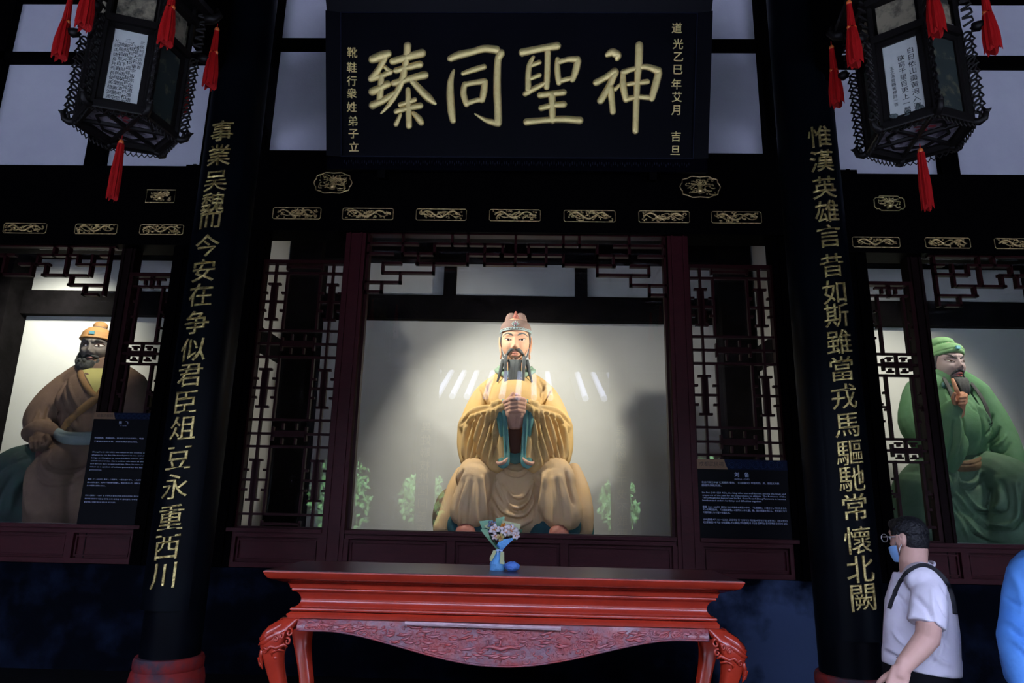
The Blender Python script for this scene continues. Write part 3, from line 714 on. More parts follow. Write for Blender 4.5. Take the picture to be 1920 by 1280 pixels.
        mh = MB(); mh.tube([a*(R+.05)+Vector((0, 0, Z(zt)+.02)), a*(R+.075)+Vector((0, 0, Z(zt)+.015)), a*(R+.10)+Vector((0, 0, Z(zt)+.02))], [.02, .024, .014], 6)
        obj('crown_hook', mb, lan_wood, r, smooth='all'); obj('middle_hook', mh, lan_wood, r, smooth='all')
    # fringe of loops below the bottom ring
    for k in range(6):
        a, b = hexv(R+.012, ph, k), hexv(R+.012, ph, k+1); d = b-a; mb = MB()
        for q in range(9):
            c = a+d*((q+.5)/9); w = d.length/20; u_ = d.normalized(); dp = -.026-.016*math.sin(math.pi*(q+.5)/9)
            mb.tube([c-u_*w+Vector((0, 0, -.012)), c-u_*w*1.1+Vector((0, 0, dp*.7)), c+Vector((0, 0, dp-.004)), c+u_*w*1.1+Vector((0, 0, dp*.7)), c+u_*w+Vector((0, 0, -.012))], .0032, 5)
        mb.tube([a+Vector((0, 0, -.015)), b+Vector((0, 0, -.015))], .006, 5)
        obj('loop_fringe', mb, lan_wood, r)
    # bottom: three crossing bars and painted silk with a flower
    mb = MB()
    for k in range(3):
        a, b = hexv(R, ph, k), hexv(R, ph, k+3); mb.tube([a+Vector((0, 0, .005)), b+Vector((0, 0, .005))], .011, 6)
    for k in range(6):
        a, b = hexv(R*.62, ph+30, k), hexv(R*.62, ph+30, k+1); mb.tube([a+Vector((0, 0, .006)), b+Vector((0, 0, .006))], .007, 5)
    obj('bottom_bars', mb, lan_wood, r)
    mb = MB(); mb.prism([(hexv(R*.97, ph, k).x, hexv(R*.97, ph, k).y) for k in range(6)], .016, .020, 'z'); bo = obj('bottom_silk', mb, lan_bottom, r)
    mb = MB()
    for k in range(7): mb.ell((.03*math.cos(k), -.06+.03*math.sin(k), .015), (.018, .008, .0015), 8, 4, Euler((0, 0, k)).to_matrix())
    obj('painted_rose', mb, rosepaint, bo)
    # roof and hanger
    mb = MB()
    for i in range(6):
        a, b = hexv(R+.07, ph, i), hexv(R+.07, ph, i+1)
        mb.add([a+Vector((0, 0, Z(zt)+.30)), b+Vector((0, 0, Z(zt)+.30)), b*.15+Vector((0, 0, Z(zt)+.46)), a*.15+Vector((0, 0, Z(zt)+.46))], [(0, 1, 2, 3)])
    obj('lantern_roof', mb, lan_wood, r)
    zc = 4.1+(2.79+1.9)*(2.8/4.1)-zb
    obj('hanging_chain', MB().tube([(0, 0, Z(zt)+.44), (0, 0, zc)], .008, 6), lan_wood, r)
    # tassels
    near = {0: 'far right', 1: 'far', 2: 'far left', 3: 'left', 4: 'front', 5: 'right front'}
    for k in range(6):
        a = hexv(R+.112, ph, k)
        tassel((cx+a.x, cy+a.y, zt+.228), .335, 'red silk tassel hanging from the %s crown hook of the %s lantern' % (near[k], side), 'red tassels of the %s lantern' % side)
    tassel((cx+(-.055 if side == 'left' else .04), cy+.06, zb+.0), .30, 'slim red tassel hanging under the bottom of the %s lantern' % side, 'red tassels of the %s lantern' % side, two=False)
    return r
TF = {'left': 1, 'right': 1}; TF2 = {'left': 1, 'right': 1}
lantern(-1.745, 2.79, 20, 4, ['出師未捷身先死長使英雄淚滿襟', '映階碧草自春色隔葉黃鸝空好音', '三顧頻煩天下計兩朝開濟老臣心', '丞相祠堂何處尋錦官城外柏森森', '諸葛大名垂宇宙宗臣遺像肅清高', '武侯祠前古柏青'][::-1], None,
        'hexagonal carved black lantern with a densely written silk panel, upper left', 'left', dz=-.03, sizes=[.019, .022, .022, .022, .022, .021])
lantern(1.86, 2.81, 20, 3, ['白日依山盡黃河入海流', '欲窮千里目更上一層樓', '王之渙登鸛雀樓詩一首'], None,
        'hexagonal carved black lantern with a three-column poem and ink bushes, upper right', 'right', dz=-.035, sizes=[.031, .029, .018])

# ================================================================== information signs
sign_m = mat('sign_face', (.0014, .0016, .003), .45, spec=.06)
sign_tan = mat('sign_tan_corner', (.17, .10, .055), .5, spec=.2)
sign_blue = mat('sign_blue_band', (.001, .005, .022), .45, spec=.08)
sign_white = mat('sign_lettering', (.40, .45, .62), .6, spec=.2)
sign_brown = mat('sign_brown_lettering', (.03, .015, .01), .6)
def sign(x0, x1, zt, zb, Y, title, years, para, label):
    w, h = x1-x0, zt-zb; r = empty('information_sign', ((x0+x1)/2, Y, zb), label=label, cat='sign')
    obj('sign_board', B(-w/2, w/2, -.012, .012, 0, h), sign_m, r)
    hb = .058*w/.68*1.25; y = -.0125
    mb = MB(); n = 10; a0 = -w/2+w*.32; pts = [(-w/2, h-hb), (-w/2, h)]+[(a0+w*.035*((k/n)**1.6), h-hb*k/n) for k in range(n+1)]
    obj('tan_corner', mb.prism(pts, y-.0012, y), sign_tan, r)
    mb = MB(); pts = [(w/2, h-hb), (w/2, h)]+[(a0+w*.035*((k/n)**1.6), h-hb*k/n) for k in range(n+1)]
    bb = obj('blue_band', mb.prism(pts, y-.0010, y), sign_blue, r)
    mb = MB()
    for k in range(7):
        cx = a0+w*(.08+.085*k)
        for rr in (hb*.36, hb*.22): mb.tube([(cx+rr*math.cos(t*.63), y-.0012, h-hb/2+rr*math.sin(t*.63)) for t in range(10)], .0012, 4, closed=True)
    obj('wave_print', mb, mat('sign_blue_print', (.003, .016, .06), .5), bb)
    def put(s, size, x, z, m, nm, align='LEFT', off=0, wid=0, par=None):
        me = text_mesh(s, size=size, offset=off, align=align, aligny='TOP', res=1, extrude=.0002)
        v = np.empty(len(me.vertices)*3); me.vertices.foreach_get('co', v); v = v.reshape(-1, 3)
        sx = 1
        if wid and v[:, 0].max() > 0: sx = wid/(v[:, 0].max()-v[:, 0].min()); v[:, 0] = (v[:, 0]-v[:, 0].min())*sx
        V = np.stack([v[:, 0]+x, y-.0014-v[:, 2], v[:, 1]+z], 1); f = [tuple(p.vertices) for p in me.polygons]; bpy.data.meshes.remove(me)
        obj(nm, MB().add(V.tolist(), f), m, par or r)
    put('成都武侯祠', hb*.50, -w/2+w*.045, h-hb*.28, sign_brown, 'museum_name')
    k = w/.68
    put(title, .036*k, 0, h-hb-.022*k, sign_white, 'title', 'CENTER', .0003)
    put(years, .0145*k, 0, h-hb-.064*k, sign_white, 'years', 'CENTER')
    for (s, fr_, wf) in para:
        put(s, .0158*k, -w/2+w*.065+(w*.04 if s.startswith('　') else 0), h*(1-fr_)-.0, sign_white, 'text_line', wid=w*wf, off=.0001)
    return r
sign(1.375, 2.062, 2.022, 1.44, 5.225, '刘　备', '（公元161－223年）', [
 ('在古代帝王中以“仁君爱民”著称。《三国演义》中描写刘、关、张结义为桃', .282, .83), ('园结为异姓兄弟。', .32, .21),
 ('Liu Bei (161–223 AD), the king who was well-known among the kings and', .41, .89), ('emperors of the past for his benevolence to citizens. The Romance of the', .442, .89),
 ('Three Kingdoms depicts how Liu Bei, Guan Yu and Zhang Fei swore to become', .474, .89), ('brothers and endure hardships and difficulties together.', .506, .63),
 ('劉備（161－223年）歴代における皇帝の典型の中で、「仁君愛民」の君主としてたたえられ', .588, .89), ('ている蜀漢皇帝。『三国志演義』の描写によると劉、関、張は桃園を共にし、義兄弟となり', .622, .89), ('て義兄弟となる誓いを結んだ。', .656, .29),
 ('유비(劉備,서기 161～223)는 고대 제왕 중 "인자하고 백성을 사랑하기"로 유명하다. 《삼국연의》', .742, .89), ('《三國演義》에 적는 유비(劉備),관우(關羽),장비(張飛)가 고난을 함께하는 결의형제로 묘사되어 있다.', .776, .89)],
 'dark sign with text about the seated yellow-robed ruler, right of the middle glass')
sign(-3.245, -2.765, 2.292, 1.40, 5.225, '张　飞', '（？－221年）', [
 ('作战骁勇，疾恶如仇，他以自己于长坂桥头，喝退', .215, .80), ('了曹操追来的大军，因而以勇武豪壮闻名。', .245, .72),
 ('Zhang Fei (?–221 AD) was valiant in the combats and', .335, .88), ('allegiant to Liu Bei. He stood guard at one end of a', .360, .88), ('bridge at Changban to cover Liu Bei’s retreat, glared', .385, .88), ('and shouted at Cao Cao’s soldiers who were all afraid', .410, .88), ('and did not dare to approach him. Thus, his name was', .435, .88), ('taken as a symbol of valiant general by the later', .460, .88), ('generations.', .485, .20),
 ('張飛（？－221年）勇ましく忠誠で、一橋を独り守り、一人で曹', .565, .86), ('操の大軍を退け、大声で『曹操軍を威嚇し、勇猛な将として、後世に伝', .592, .86), ('えられ剛勇の武将とされる。', .618, .30),
 ('장비（張飛,？～221）는 용맹하고 충성스러워 유비의 신하로, 장판교를', .70, .88), ('지키며 조조의 대군을 향해 크게 호통을 쳐 물리쳤다. 후세에 그', .727, .88), ('를 용맹하고 장렬한 장수의 상징으로 여기고 있다.', .754, .50)],
 'tall dark sign with white text, leaning before the brown-robed statue')

# ================================================================== altar table
tred = mat('red_lacquer', (.42, .034, .014), .26, spec=.5, c2=(.30, .024, .012), nscale=5, bump=.05, bscale=15, coat=.4, lo=.3)
tcarv = mat('mottled_red_lacquer_carving', (.26, .028, .03), .38, spec=.5, c2=(.17, .07, .095), nscale=9, bump=.7, bscale=45, coat=.3, lo=.4, hi=.6)  # red mottled with pinkish grey
ttop = mat('dark_red_tabletop', (.06, .009, .012), .32, spec=.5, c2=(.035, .008, .012), nscale=3, bump=.05)
tb = empty('altar_table', (0, 4.08, .45), label='long red lacquered altar table with carved apron and curved legs', cat='table')
TZ = 1.292-.45; hw, hd = 1.258, .33
def prof_band(name, prof, m, hw0, hd0):
    """moulding that runs all round the table: prof = list of (offset outwards, z)"""
    V = []; F = []; n = len(prof)
    for (sx, sy) in ((-1, -1), (1, -1), (1, 1), (-1, 1)):
        for (o_, z) in prof: V.append((sx*(hw0+o_), sy*(hd0+o_), z))
    for c in range(4):
        d = (c+1) % 4
        for i in range(n-1): F.append((c*n+i, d*n+i, d*n+i+1, c*n+i+1))
    F.append(tuple(c*n for c in (3, 2, 1, 0))); F.append(tuple(c*n+n-1 for c in range(4)))
    return obj(name, MB().add(V, F), m, tb, smooth=True)
k0 = 1.15; kd = hd-.108
prof_band('tabletop', [(.045, TZ-.054), (.072, TZ-.046), (.092, TZ-.034), (.103, TZ-.018), (.109, TZ-.006), (.107, TZ), ], tred, k0, kd)
obj('tabletop_panel', B(-hw+.006, hw-.006, -hd+.006, hd-.006, TZ-.001, TZ+.003), ttop, tb)
arc = lambda cx, cz, r, a0, a1, n: [(cx+r*math.cos(R_(a0+(a1-a0)*i/n)), cz+r*math.sin(R_(a0+(a1-a0)*i/n))) for i in range(n+1)]
z1 = TZ-.056
obj('under_edge', MB(), None, tb) if False else None
prof_band('upper_moulding', [(0, z1-.018), (.006, z1-.012), (.050, z1+.003)], tred, k0-.0, kd)
prof_band('upper_bead_band', [(-.012, z1-.040), (-.006, z1-.038), (.0, z1-.018)], tred, k0, kd)
prof_band('upper_round', arc(-.022, z1-.047, .010, -90, 90, 8), tred, k0, kd)
prof_band('waist', [(-.024, z1-.142)]+[(-.030-.028*math.sin(math.pi*t)**.8*(1-.25*t), z1-.140+.083*t) for t in [i/14 for i in range(1, 14)]]+[(-.024, z1-.056)], tred, k0, kd)
prof_band('lower_round', arc(-.022, z1-.148, .010, -90, 90, 8), tred, k0, kd)
prof_band('lower_bead_band', [(-.005, z1-.190), (-.002, z1-.172), (-.014, z1-.160)], tred, k0, kd)
mb = MB(); x = -k0+.01
while x < k0-.01:
    mb.ell((x, -kd+.008, z1-.175), (.016, .006, .009), 8, 5); x += .042
ob = obj('carved_beads', mb, tred, tb, smooth='all'); ob['kind'] = 'stuff'
# waist body fill
obj('table_core', B(-k0+.09, k0-.09, -kd+.09, kd-.09, z1-.19, TZ-.01), tred, tb)
zA = z1-.192      # top of the apron
def apron_z(x):   # lower edge: deep in the middle, rising to the legs
    a = abs(x)/.93
    if a <= 1: return zA-.055-.150*(.5+.5*math.cos(math.pi*min(1, a)))**.85
    return zA-.055
def apron(y, sgn, carve):
    n = 90; X = [-1.08+2.16*i/n for i in range(n+1)]; V = []; F = []
    for x in X:
        zb_ = apron_z(x)
        for j in range(7):
            t = j/6; V.append((x, y-sgn*(.012+.028*t**2*0+.018*math.sin(t*1.6)), zA+(zb_-zA)*t))
    m = 7
    for i in range(n):
        for j in range(6): F.append((i*m+j, (i+1)*m+j, (i+1)*m+j+1, i*m+j+1))
    k = len(V)
    for x in X:
        zb_ = apron_z(x); V.append((x, y+sgn*.02, zA)); V.append((x, y+sgn*.02, zb_))
    for i in range(n):
        F.append((k+2*i, k+2*i+1, k+2*i+3, k+2*i+2)); F.append((i*m, k+2*i, k+2*i+2, (i+1)*m)); F.append((i*m+6, (i+1)*m+6, k+2*i+3, k+2*i+1))
    F.append(tuple(range(7))+(k+1, k)); F.append(tuple(n*m+j for j in range(6, -1, -1))+(k+2*n, k+2*n+1))
    o = obj('apron', MB().add(V, F), tcarv, tb, smooth=True)
    if carve:
        q = random.Random(5); mb = MB()
        for i in range(260):
            x = q.uniform(-1.02, 1.02); zb_ = apron_z(x); z = zA-.018-(zA-zb_-.034)*q.random(); r0 = q.uniform(.008, .024); a0 = q.random()*6.3; d = q.choice((-1, 1)); pts = []; rr = []
            for k_ in range(9):
                t = k_/8; a = a0+d*t*4.4; ra = r0*(1-.72*t); pts.append((x+1.25*ra*math.cos(a), y-sgn*(.014+.018*math.sin((zA-z)/(zA-zb_)*1.6)), z+ra*math.sin(a)*.75)); rr.append(.0045*(1-.4*t))
            mb.tube(pts, rr, 5, flat=((0, 1, 0), .75))
        for i in range(70):
            x = q.uniform(-1.0, 1.0); zb_ = apron_z(x); z = zA-.02-(zA-zb_-.04)*q.random(); a = q.uniform(-.6, .6); L = q.uniform(.02, .05)
            yy = y-sgn*(.015+.018*math.sin((zA-z)/(zA-zb_)*1.6))
            mb.tube([(x-L*math.cos(a), yy, z-L*.5*math.sin(a)), (x, yy-sgn*.004, z), (x+L*math.cos(a), yy, z+L*.4*math.sin(a+.7))], [.003, .008, .002], 6, flat=((0, 1, 0), .6))
        # bat medallion in the middle
        zc = zA-.085; yc = y-sgn*.034
        mb.tube([(-.035+.035*(1+math.cos(t*.7))*0+.034*math.cos(R_(-200+22*t)), yc, zc+.030*math.sin(R_(-200+22*t))) for t in range(11)], .006, 6)
        mb.tube([(-.10, yc, zc-.030), (-.05, yc-.004, zc-.020), (0, yc-.006, zc-.032), (.05, yc-.004, zc-.020), (.10, yc, zc-.030)], [.003, .009, .011, .009, .003], 7)
        c = obj('apron_carving', mb, mat('highlit_carving', (.36, .045, .04), .3, spec=.5, c2=(.30, .12, .15), nscale=12, coat=.4), o, smooth='all'); c['kind'] = 'stuff'  # pinkish highlights of the relief put into its colour
    # lower lip
    mb = MB().tube([(x, y-sgn*.030, apron_z(x)+.004) for x in X], .006, 6); obj('apron_lip', mb, tcarv, o, smooth='all')
apron(-kd-.004, 1, True); apron(kd+.004, -1, False)
for s in (-1, 1):   # side aprons
    mb = MB(); P = [(-.20, zA), (.20, zA)]+[(.20-.4*i/10, zA-.05-.03*math.sin(math.pi*i/10)) for i in range(11)]
    mb.prism(P, s*(k0-.02), s*(k0+.01), 'x'); obj('apron', mb, tcarv, tb)
def leg(sx, sy, carve):
    """cabriole leg: shoulder bulges out, foot curls"""
    cx, cyy = sx*(k0-.035), sy*(kd-.03); ctrl = [(.005, zA+.004, .055, .055), (.035, zA-.025, .064, .062), (.066, zA-.06, .074, .066), (.080, zA-.095, .073, .064), (.083, zA-.135, .064, .058), (.078, zA-.19, .054, .052), (.062, zA-.26, .046, .046), (.040, zA-.34, .042, .042), (.022, zA-.42, .042, .042), (.022, zA-.50, .05, .048), (.05, zA-.55, .060, .058), (.06, .015, .064, .060), (.06, 0, .058, .055)]
    YF = lambda z: cyy+sy*(.55*np.interp(-(z-zA), [0, .03, .06, .1, .14, .19, .26], [.005, .035, .066, .08, .083, .078, .062])+np.interp(-(z-zA), [0, .06, .14, .26], [.055, .066, .058, .046])-.004)
    n = 20; V = []; F = []; pts = []
    for i in range(len(ctrl)-1):
        for k in range(4):
            t = k/4; p0, p1, p2, p3 = ctrl[max(0, i-1)], ctrl[i], ctrl[i+1], ctrl[min(len(ctrl)-1, i+2)]
            pts.append([.5*(2*b+(c-a)*t+(2*a-5*b+4*c-d)*t*t+(3*b-a-3*c+d)*t**3) for a, b, c, d in zip(p0, p1, p2, p3)])
    pts.append(list(ctrl[-1])); pts = [p for p in pts if p[1] >= 0]
    for (o_, z, wx, wy) in pts:
        for k in range(n):
            a = 2*math.pi*k/n; c_, s_ = math.cos(a), math.sin(a)
            rx = wx*math.copysign(abs(c_)**.7, c_); ry = wy*math.copysign(abs(s_)**.7, s_)
            fl = 1+(.04*math.cos(6*a) if z < zA-.15 else 0)
            V.append((cx+sx*o_+rx*fl, cyy+sy*o_*.55+ry*fl, z))
    m = len(pts)
    for i in range(m-1):
        for k in range(n): F.append((i*n+k, i*n+(k+1) % n, (i+1)*n+(k+1) % n, (i+1)*n+k))
    F.append(tuple(range(n-1, -1, -1))); F.append(tuple((m-1)*n+k for k in range(n)))
    o = obj('leg', MB().add(V, F), tred, tb, smooth='all')
    if carve:   # carved mask on the shoulder
        mb = MB(); yf = 0; X = lambda u: cx+sx*(u*.82+.025)
        mb.tube([(X(-.03), yf+.004, zA-.01), (X(.03), yf, zA-.018), (X(.085), yf, zA-.05), (X(.118), yf+.006, zA-.085), (X(.150), yf+.02, zA-.098)], [.010, .020, .024, .018, .007], 8, flat=((0, 1, 0), .6))
        mb.tube([(X(.02), yf, zA-.045), (X(.07), yf-.006, zA-.080), (X(.12), yf, zA-.112), (X(.155), yf+.02, zA-.125)], [.008, .016, .014, .005], 8, flat=((0, 1, 0), .6))
        for (u, w_, r_) in ((-.045, .058, .022), (-.04, .100, .020), (.035, .092, .014), (.10, .15, .016), (.0, .075, .015)):
            P = []; Q = []
            for k in range(13):
                t = k/12; a = 6.9*t+1; P.append((X(u+r_*(1-.8*t)*math.cos(a)), yf-.006, zA-w_+r_*(1-.8*t)*math.sin(a))); Q.append(.0065*(1-.3*t))
            mb.tube(P, Q, 6)
        mb.tube([(X(-.04), yf, zA-.13), (X(-.02), yf-.004, zA-.115), (X(.03), yf-.006, zA-.135), (X(.06), yf-.004, zA-.125), (X(.10), yf, zA-.155), (X(.13), yf+.01, zA-.145)], [.006, .011, .011, .012, .011, .004], 7)
        mb.tube([(X(-.02), yf+.006, zA-.15), (X(.02), yf-.002, zA-.142), (X(.06), yf-.002, zA-.16), (X(.05), yf+.006, zA-.185)], [.005, .009, .009, .004], 7)
        mb.ell((X(.035), yf+.004, zA-.185), (.011, .009, .011), 10, 6); mb.ell((X(-.01), yf-.004, zA-.06), (.009, .008, .009), 8, 6)
        for k in range(3): mb.tube([(X(.125+.012*k), yf+.012+.01*k, zA-.15-.02*k), (X(.135), yf+.02, zA-.185-.02*k), (X(.118), yf+.016, zA-.215-.016*k)], [.011, .010, .002], 6)
        mb.v = [(x, y+YF(z), z) for x, y, z in mb.v]; obj('leg_carving', mb, tred, o, smooth='all')
for sx in (-1, 1):
    for sy in (-1, 1): leg(sx, sy, sy < 0)
# loose lath lying on the front ledge of the apron
lath = mat('grey_pink_lath', (.60, .44, .46), .6, spec=.3, c2=(.30, .18, .20), nscale=14, stretch=(1, 1, 8))
a, b = at(759, 1168, 3.795), at(1052, 1178, 3.795)
mb = MB().tube([a, b], .0095, 4, flat=((0, 1, 0), .6)); o = obj('wooden_lath', mb, lath); tag(o, 'thin pale wooden lath wedged above the carved front of the red table', 'lath')

# ================================================================== bouquet on the table
pap_blue = mat('blue_wrapping_paper', (.10, .30, .62), .6, spec=.3, c2=(.16, .42, .70), nscale=12, bump=.4, bscale=25)
pap_green = mat('green_wrapping_paper', (.16, .33, .20), .6, spec=.3, c2=(.24, .42, .24), nscale=10, bump=.3)
pap_yel = mat('yellow_green_wrapping_paper', (.42, .46, .22), .6, spec=.3, c2=(.5, .5, .3), nscale=10, bump=.3)
petal = mat('white_lily_petal', (.62, .56, .58), .55, spec=.3, c2=(.55, .45, .42), nscale=12)
petal_y = mat('yellow_petal', (.48, .40, .16), .55, c2=(.3, .25, .1), nscale=10)
orange = mat('orange_petal', (.65, .22, .02), .5); leafm = mat('bouquet_leaf', (.03, .09, .04), .5)
greyp = mat('grey_blue_petal', (.13, .17, .26), .6)
bx, by, bz = at(933, 1073, 4.05)
bq = empty('flower_bouquet', (bx, by, 1.296), label='bouquet of white lilies in blue and green paper standing on the red table', cat='bouquet')
def sheet(name, grid, m, par=bq, t=.0015):
    """thin bent sheet from a grid of points (x,y,z)"""
    n = len(grid); k = len(grid[0]); V = [Vector(p) for row in grid for p in row]
    V2 = [p+Vector((0, t, 0)) for p in V]; F = []
    for i in range(n-1):
        for j in range(k-1):
            q = (i*k+j, i*k+j+1, (i+1)*k+j+1, (i+1)*k+j); F.append(q); F.append(tuple(x+n*k for x in reversed(q)))
    for i in range(n-1):
        for j in (0, k-1): F.append((i*k+j, (i+1)*k+j, (i+1)*k+j+n*k, i*k+j+n*k))
    for j in range(k-1):
        for i in (0, n-1): F.append((i*k+j, i*k+j+1, i*k+j+1+n*k, i*k+j+n*k))
    return obj(name, MB().add(V+V2, F), m, par, smooth=False)
# blue foot: crumpled cone
def crumple(prof, m, name, seed, n=18, amp=.12, par=bq, sy=.8):
    q = random.Random(seed); V = []; F = []
    for (r, z) in prof:
        for k in range(n):
            a = 2*math.pi*k/n; rr = r*(1+amp*(q.random()-.5)*2); V.append((rr*math.cos(a), rr*math.sin(a)*sy, z+(q.random()-.5)*.004))
    m_ = len(prof)
    for i in range(m_-1):
        for k in range(n): F.append((i*n+k, i*n+(k+1) % n, (i+1)*n+(k+1) % n, (i+1)*n+k))
    F.append(tuple(range(n-1, -1, -1))); F.append(tuple((m_-1)*n+k for k in range(n)))
    return obj(name, MB().add(V, F), m, par)
crumple([(.040, .0), (.044, .01), (.041, .035), (.034, .06), (.026, .085), (.020, .105)], pap_blue, 'paper_foot', 1)
px = .00315
def bp(x, y, d=0): return ((x-522)*px/9.85, d, (1110-y)*px/9.85)      # measured on the close view
sheet('blue_sheet', [[bp(490, 700, -.02), bp(560, 750, -.03), bp(610, 760, -.02)], [bp(520, 640, -.045), bp(590, 640, -.05), bp(680, 680, -.04)], [bp(560, 590, -.05), bp(680, 565, -.055), bp(830, 540, -.03)]], pap_blue)
sheet('green_sheet', [[bp(500, 760, -.02), bp(540, 760, -.03)], [bp(400, 650, -.03), bp(480, 690, -.045)], [bp(280, 520, -.03), bp(380, 560, -.05)], [bp(200, 420, -.02), bp(330, 410, -.045)]], pap_green)
sheet('green_sheet', [[bp(220, 420, .03), bp(300, 400, .03), bp(420, 420, .03)], [bp(160, 280, .03), bp(260, 270, .035), bp(400, 255, .03)]], pap_green)
sheet('yellow_sheet', [[bp(300, 400, .01), bp(400, 420, .01)], [bp(260, 360, .01), bp(410, 270, .01)]], pap_yel)
sheet('yellow_sheet', [[bp(560, 520, .04), bp(700, 540, .04), bp(880, 480, .03)], [bp(580, 260, .045), bp(740, 290, .045), bp(915, 320, .03)]], pap_yel)
sheet('green_sheet', [[bp(470, 480, .05), bp(600, 480, .05)], [bp(460, 230, .05), bp(620, 190, .05)]], pap_green)
sheet('green_collar', [[bp(440, 770, -.02), bp(510, 770, -.032)], [bp(380, 900, -.025), bp(450, 890, -.042)], [bp(380, 945, -.02), bp(410, 955, -.035)]], pap_yel)
sheet('green_collar', [[bp(570, 790, -.034), bp(630, 790, -.02)], [bp(560, 990, -.045), bp(640, 1000, -.03)]], pap_yel)
ribbon = mat('white_blue_ribbon', (.45, .6, .85), .4)
obj('ribbon', MB().tube([bp(490, 770, -.034), bp(540, 760, -.042), bp(600, 775, -.03)], .005, 6).tube([bp(525, 765, -.04), bp(520, 830, -.044)], [.006, .002], 6), ribbon, bq)
def lily(c, R, tilt_, m, name='lily', seed=0, n=6):
    q = random.Random(seed); mb = MB(); Rm = Euler(tilt_).to_matrix(); c = Vector(c)
    for k in range(n):
        a = 2*math.pi*k/n+q.random()*.4; L = R*q.uniform(.85, 1.15); pts = []; rr = []
        for i in range(7):
            t = i/6; rad = L*t; z = L*.55*math.sin(t*2.0)-.25*L*t*t
            pts.append(c+Rm@Vector((rad*math.cos(a), rad*math.sin(a), z))); rr.append(R*(.06+.30*math.sin(math.pi*min(1, t*.9+.08))))
        mb.tube(pts, rr, 7, flat=(Rm@Vector((.3*math.cos(a+1), .3*math.sin(a+1), 1)), .18))
    o = obj(name, mb, m, bq, smooth='all')
    mb = MB()
    for k in range(4):
        a = k*1.6; mb.tube([c, c+Rm@Vector((.35*R*math.cos(a), .35*R*math.sin(a), .7*R))], R*.035, 4); mb.ell(c+Rm@Vector((.35*R*math.cos(a), .35*R*math.sin(a), .72*R)), R*.09, 6, 4)
    obj('stamens', mb, orange, o)
F_ = (1.25, 0, 0)
lily(bp(740, 430, -.03), .042, (1.2, .0, .2), petal, seed=1)
lily(bp(640, 430, -.035), .034, (1.4, -.3, .2), petal, seed=2)
lily(bp(460, 420, -.035), .034, (1.3, -.4, .1), petal, seed=3)
lily(bp(830, 500, -.03), .030, (1.4, .5, .1), petal, seed=4)
lily(bp(470, 520, -.045), .026, (1.9, -.2, .1), petal, seed=7, n=5)
lily(bp(560, 550, -.045), .024, (1.5, 0, .1), petal_y, 'yellow_lily', seed=5)
lily(bp(400, 340, .0), .026, (1.2, -.3, .1), greyp, 'blue_grey_flower', seed=6)
lily(bp(600, 360, -.02), .020, (1.3, 0, .1), orange, 'orange_flower', seed=8)
mb = MB(); q = random.Random(3)
for k in range(12):
    x, y = q.uniform(380, 880), q.uniform(350, 620); p = Vector(bp(x, y, .0)); d = Vector((q.uniform(-1, 1), q.uniform(-.4, .1), q.uniform(.1, 1)))*.035
    mb.tube([p, p+d*.5, p+d], [.002, .010, .001], 6, flat=((0, 1, .2), .2))
obj('foliage', mb, leafm, bq)
obj('stems', MB().tube([(0, 0, .05), (.005, .0, .15)], .018, 8).tube([(0, 0, .1), (-.04, 0, .2)], .006, 6).tube([(0, 0, .1), (.045, 0, .2)], .006, 6), leafm, bq)
# crumpled blue paper ball
cx, cyy, cz = at(960, 1068, 4.02)
mb = MB(); mb.ell((0, 0, 0), (.044, .036, .026), 14, 9); q = random.Random(9)
mb.v = [(x*(1+.22*(q.random()-.5)), y*(1+.22*(q.random()-.5)), z*(1+.3*(q.random()-.5))) for x, y, z in mb.v]
o = obj('paper_ball', mb, mat('crumpled_blue_paper', (.07, .17, .52), .55, spec=.3, c2=(.10, .24, .62), nscale=20, bump=.5, bscale=30), loc=(cx, cyy, 1.320)); tag(o, 'small crumpled ball of blue paper lying right of the bouquet', 'paper')

# ================================================================== courtyard behind the viewer (seen mirrored in the glass)
paving = mat('courtyard_paving', (.58, .57, .55), .85, c2=(.50, .49, .47), nscale=2)
tile_m = mat('glazed_pale_roof_tile', (.80, .80, .82), .35, spec=.6)
fence_m = mat('pale_fence', (.45, .42, .40), .7); bark = mat('bark', (.05, .035, .02), .9)
leaf_m = mat('bright_green_leaves', (.35, .70, .18), .6, c2=(.15, .40, .08), nscale=3)  # bright leaf green, raised so it shows in the glass
struct('ground', B(-22, 22, -26, -1.8, -.3, -.05), paving, 'grey paved courtyard in front of the hall', 'ground')
def gable(x0, x1, label):
    r = empty('tiled_roof', ((x0+x1)/2, -9.4, 4.72), label=label, cat='roof', kind='structure'); w = x1-x0
    obj('roof_bed', MB().prism([(0, .0), (0, -.12), (-3.4, 1.3), (-3.4, 1.42)], -w/2, w/2, 'x'), black, r)
    n = int(w/.42)
    tb_ = MB(); P = MB()
    P.tube([(0, .06, .04), (0, -3.4, 1.46)], .095, 8); pme = P.mesh('tile_ridge'); pme.materials.append(tile_m)
    for i in range(n):
        obj('tile_ridge', pme, tile_m, r, loc=(-w/2+(i+.5)*w/n, 0, 0))
    obj('ridge_cap', B(-w/2, w/2, -3.6, -3.2, 1.6, 2.0), black, r)
    return r
gable(-3.25, -1.5, 'pale tiled roof across the courtyard, left of its gate'); gable(-1.40, .98, 'pale tiled roof over the gate across the courtyard'); gable(1.50, 3.15, 'pale tiled roof across the courtyard, right of its gate')
struct('wall_sky_block', B(-22, 22, -14.2, -13.6, -.1, 6.9), blackrough, 'long dark wall added across the far side of the courtyard to block low sky', 'wall')  # added wall that cuts off the low sky beyond the roofs
for a, b, nm in ((-22, -21.6, 'left'), (21.6, 22, 'right')):
    struct('wall_sky_block_side', B(a, b, -14, -1.9, -.1, 6.9), blackrough, 'dark wall, added to block low sky, beside the courtyard on the %s' % nm, 'wall')  # side walls added to shut out low sky light
